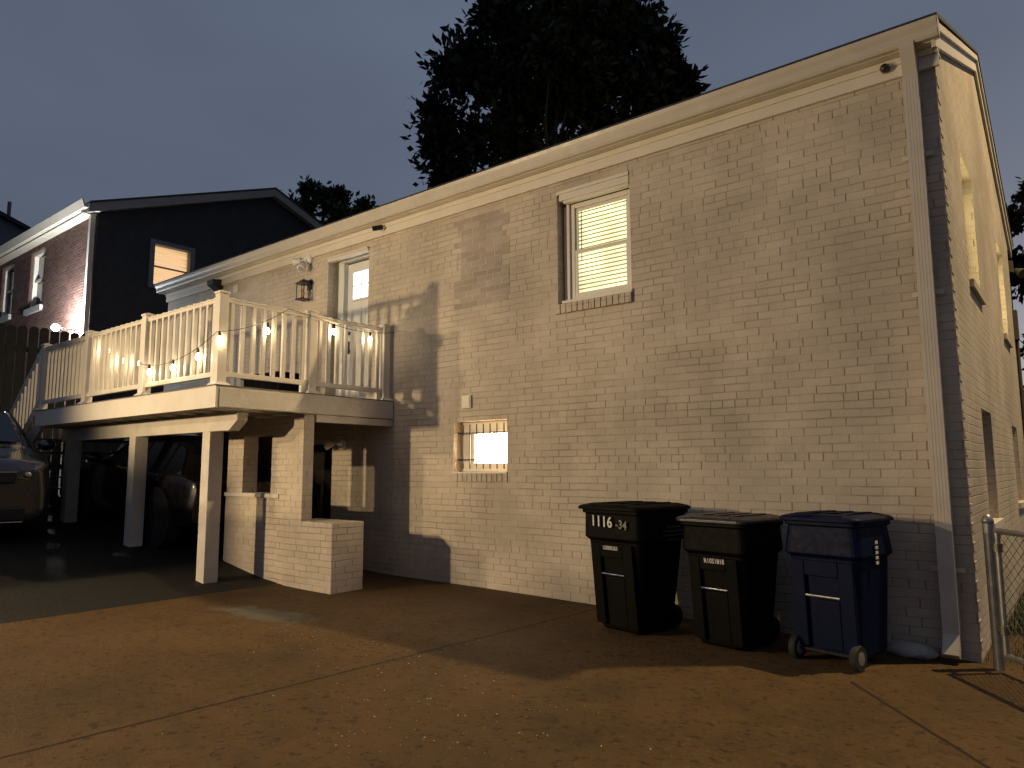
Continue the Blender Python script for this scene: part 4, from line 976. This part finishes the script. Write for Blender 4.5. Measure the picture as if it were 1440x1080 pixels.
ex2 = [((-1.2,-.3,.9),1.1),((1.0,.6,.4),1.0),((2.6,1.8,-.2),.9),((3.9,2.8,-.9),.8),((4.8,3.4,-1.4),.6),((-2.6,-1.2,.3),.9),((.2,0,1.3),.6),((2.2,1.4,.6),.5)]
tree('distant_tree', 'smaller green tree showing between the dark gable and the long gutter', (-35.0,19.2,1.5), 2.6, 14.9, 22, 12000, .40, LEAF2, 9, extra=ex2, trunk=.3)
rt = random.Random(4)
for (x, y, cz, cr, sd, lb) in ((-.2,14.5,4.6,2.0,21,'dark leafy tree beyond the far end of the side wall'),(1.1,12.5,2.6,1.9,22,'low dark bushy tree behind the lawn at the right edge'),(.3,17,7.6,1.7,23,'taller dark tree top against the sky at the right edge')):
    tree('garden_tree', lb, (x,y,-.3), cr, cz, 16, 7500, .22, LEAF, sd, trunk=.15, group='trees beyond the side lawn')

# ------------------------------------------------------------------ lamps standing in the street and yard
LAMPG = emissive('lamp_glass', (1.0,.78,.48), 2.0)
def lampdata(ty, name, loc, power, col, rad, target=None, cone=None, blend=.5, parent=None):
    L = bpy.data.lights.new(name, ty); L.energy = power; L.color = col; L.shadow_soft_size = rad
    if ty == 'SPOT': L.spot_size = R(cone); L.spot_blend = blend
    o = bpy.data.objects.new(name, L); COL.objects.link(o); o.location = loc
    if target is not None: o.rotation_euler = (Vector(target)-Vector(loc)).to_track_quat('-Z','Y').to_euler()
    return o
P1 = Vector((-8.6,-7.4,2.32)); d1 = Vector((-4.0,0,2.4))-P1; d1.normalize()
t = thing('yard_lamp', 'yard lamp on a short steel post facing the white house wall', 'lamp', (P1.x-.15,P1.y-.12,gz(P1.x)))
o = (P1.x-.15,P1.y-.12,gz(P1.x))
MB().tube((o[0],o[1],o[2]-.1),(o[0],o[1],2.45),.04,n=12).build('pole', BLACK, t, o)
c = P1-d1*.10; m = MB(); r_ = d1.cross(Vector((0,0,1))).normalized(); u_ = r_.cross(d1)
m.obox(c-d1*.02, d1*.05, r_*.14, u_*.10); m.build('lamp_head', BLACK, t, o)
m = MB(); m.box(P1.x-2.2,P1.x+.04,P1.y+1.2,P1.y+1.21,P1.z-1.3,P1.z-.17); m.box(P1.x-.12,P1.x-.10,P1.y-.02,P1.y+1.205,P1.z-.40,P1.z-.38); m.box(o[0]-.01,P1.x-.10,P1.y-.14,P1.y-.0195,P1.z-.40,P1.z-.38); m.build('added_light_shield', BLACK, t, o)  # unseen plate added to keep this lamp's light out from under the deck
m = MB(); m.obox(c+d1*.034, d1*.003, r_*.12, u_*.08); m.build('lens', LAMPG, t, o)
lampdata('SPOT', 'yard_lamp_light', P1, 1190, (1.0,.755,.44), .09, (-4.4,0,2.7), 114, .45)
P3 = Vector((-12.6,-14.0,4.3)); d3 = Vector((-3.0,0,2.4))-P3; d3.normalize(); o = (P3.x-.15,P3.y-.14,gz(P3.x))
t = thing('yard_lamp', 'taller yard lamp on a steel post farther out across the driveway', 'lamp', o)
MB().tube((o[0],o[1],o[2]-.1),(o[0],o[1],4.45),.05,n=12).build('pole', BLACK, t, o)
c = P3-d3*.10; m = MB(); r_ = d3.cross(Vector((0,0,1))).normalized(); u_ = r_.cross(d3)
m.obox(c-d3*.02, d3*.05, r_*.16, u_*.11); m.build('lamp_head', BLACK, t, o)
m = MB(); m.obox(c+d3*.034, d3*.003, r_*.14, u_*.09); m.build('lens', LAMPG, t, o)
lampdata('SPOT', 'far_yard_lamp_light', P3, 2050, (1.0,.76,.45), .10, (-2.6,0,2.6), 50, .55)
P2 = Vector((3.6,3.85,13.97)); bz = -.1; o = (5.2,5.3,bz)
t = thing('street_lamp', 'tall street lamp with a curved arm beside the side lawn', 'street lamp', o)
m = MB(); m.tube((o[0],o[1],bz),(o[0],o[1],13.8),.13,.07,14); m.build('pole', GALV, t, o)
m = MB(); m.path([Vector((o[0],o[1],13.7)),Vector((4.9,5.05,14.2)),Vector((4.3,4.5,14.32)),Vector((3.66,3.92,14.15))],.035,8); m.build('arm', GALV, t, o)
m = MB().lathe([(.04,.12),(.16,.08),(.2,.03),(.19,.02)], P2, (0,0,1), 18); m.build('lamp_head', GALV, t, o)
MB().lathe([(.15,.012),(.10,-.0),(.02,-.005)], P2+Vector((0,0,.02)), (0,0,1), 16).build('lens', LAMPG, t, o)
lampdata('SPOT', 'street_lamp_light', P2-Vector((0,0,.03)), 8300, (1.0,.74,.37), .12, P2-Vector((1.2,.7,5)), 104, .5)

# ------------------------------------------------------------------ sky and camera
W = bpy.data.worlds.new('World'); S.world = W; W.use_nodes = True; nt = W.node_tree; nt.nodes.clear()
out = nt.nodes.new('ShaderNodeOutputWorld'); bg = nt.nodes.new('ShaderNodeBackground'); sky = nt.nodes.new('ShaderNodeTexSky'); sky.sky_type = 'NISHITA'; sky.sun_disc = False
sky.sun_elevation = R(3); sky.sun_rotation = R(10)
hs = nt.nodes.new('ShaderNodeHueSaturation'); hs.inputs['Saturation'].default_value = .35; hs.inputs['Value'].default_value = 1
mx = nt.nodes.new('ShaderNodeMix'); mx.data_type = 'RGBA'; mx.blend_type = 'MIX'; mx.inputs[0].default_value = .80; mx.inputs[7].default_value = (.96,1.22,1.84,1)
nt.links.new(sky.outputs[0], hs.inputs['Color']); nt.links.new(hs.outputs[0], mx.inputs[6]); nt.links.new(mx.outputs[2], bg.inputs[0]); bg.inputs[1].default_value = .075
tc = nt.nodes.new('ShaderNodeTexCoord'); nz = nt.nodes.new('ShaderNodeTexNoise'); nz.inputs['Scale'].default_value = 1.5; nz.inputs['Detail'].default_value = 3; nz.inputs['Roughness'].default_value = .5
mpp = nt.nodes.new('ShaderNodeMapping'); mpp.inputs['Scale'].default_value = (1, 1, 2.2); mpp.inputs['Location'].default_value = (.3, .1, .2); nt.links.new(tc.outputs['Generated'], mpp.inputs[0]); nt.links.new(mpp.outputs[0], nz.inputs['Vector'])
mr = nt.nodes.new('ShaderNodeMapRange'); mr.inputs[1].default_value = .3; mr.inputs[2].default_value = .7; mr.inputs[3].default_value = .088; mr.inputs[4].default_value = .124
nt.links.new(nz.outputs[0], mr.inputs[0]); nt.links.new(mr.outputs[0], bg.inputs[1])
nt.links.new(bg.outputs[0], out.inputs[0])

cam = bpy.data.cameras.new('camera'); co = bpy.data.objects.new('camera', cam); COL.objects.link(co); S.camera = co
cam.sensor_width = 36; cam.lens = 36*1003/1440; cam.clip_end = 2000; cam.clip_start = .05
yaw, pit, rol = -6.74752293e-01, 1.18575158e-01, -3.52741843e-03
f = Vector((sin(yaw)*cos(pit), cos(yaw)*cos(pit), sin(pit))); r = Vector((cos(yaw), -sin(yaw), 0)); u = r.cross(f)
r2 = r*cos(rol)+u*sin(rol); u2 = u*cos(rol)-r*sin(rol)
co.matrix_world = Matrix(((r2.x,u2.x,-f.x,0),(r2.y,u2.y,-f.y,-6.2),(r2.z,u2.z,-f.z,1.38),(0,0,0,1)))
S.view_settings.view_transform = 'Standard'; S.view_settings.look = 'None'; S.view_settings.exposure = 0; S.view_settings.gamma = 1
S.render.engine = 'CYCLES'
S.cycles.use_denoising = True; S.cycles.max_bounces = 6; S.cycles.sample_clamp_indirect = 3
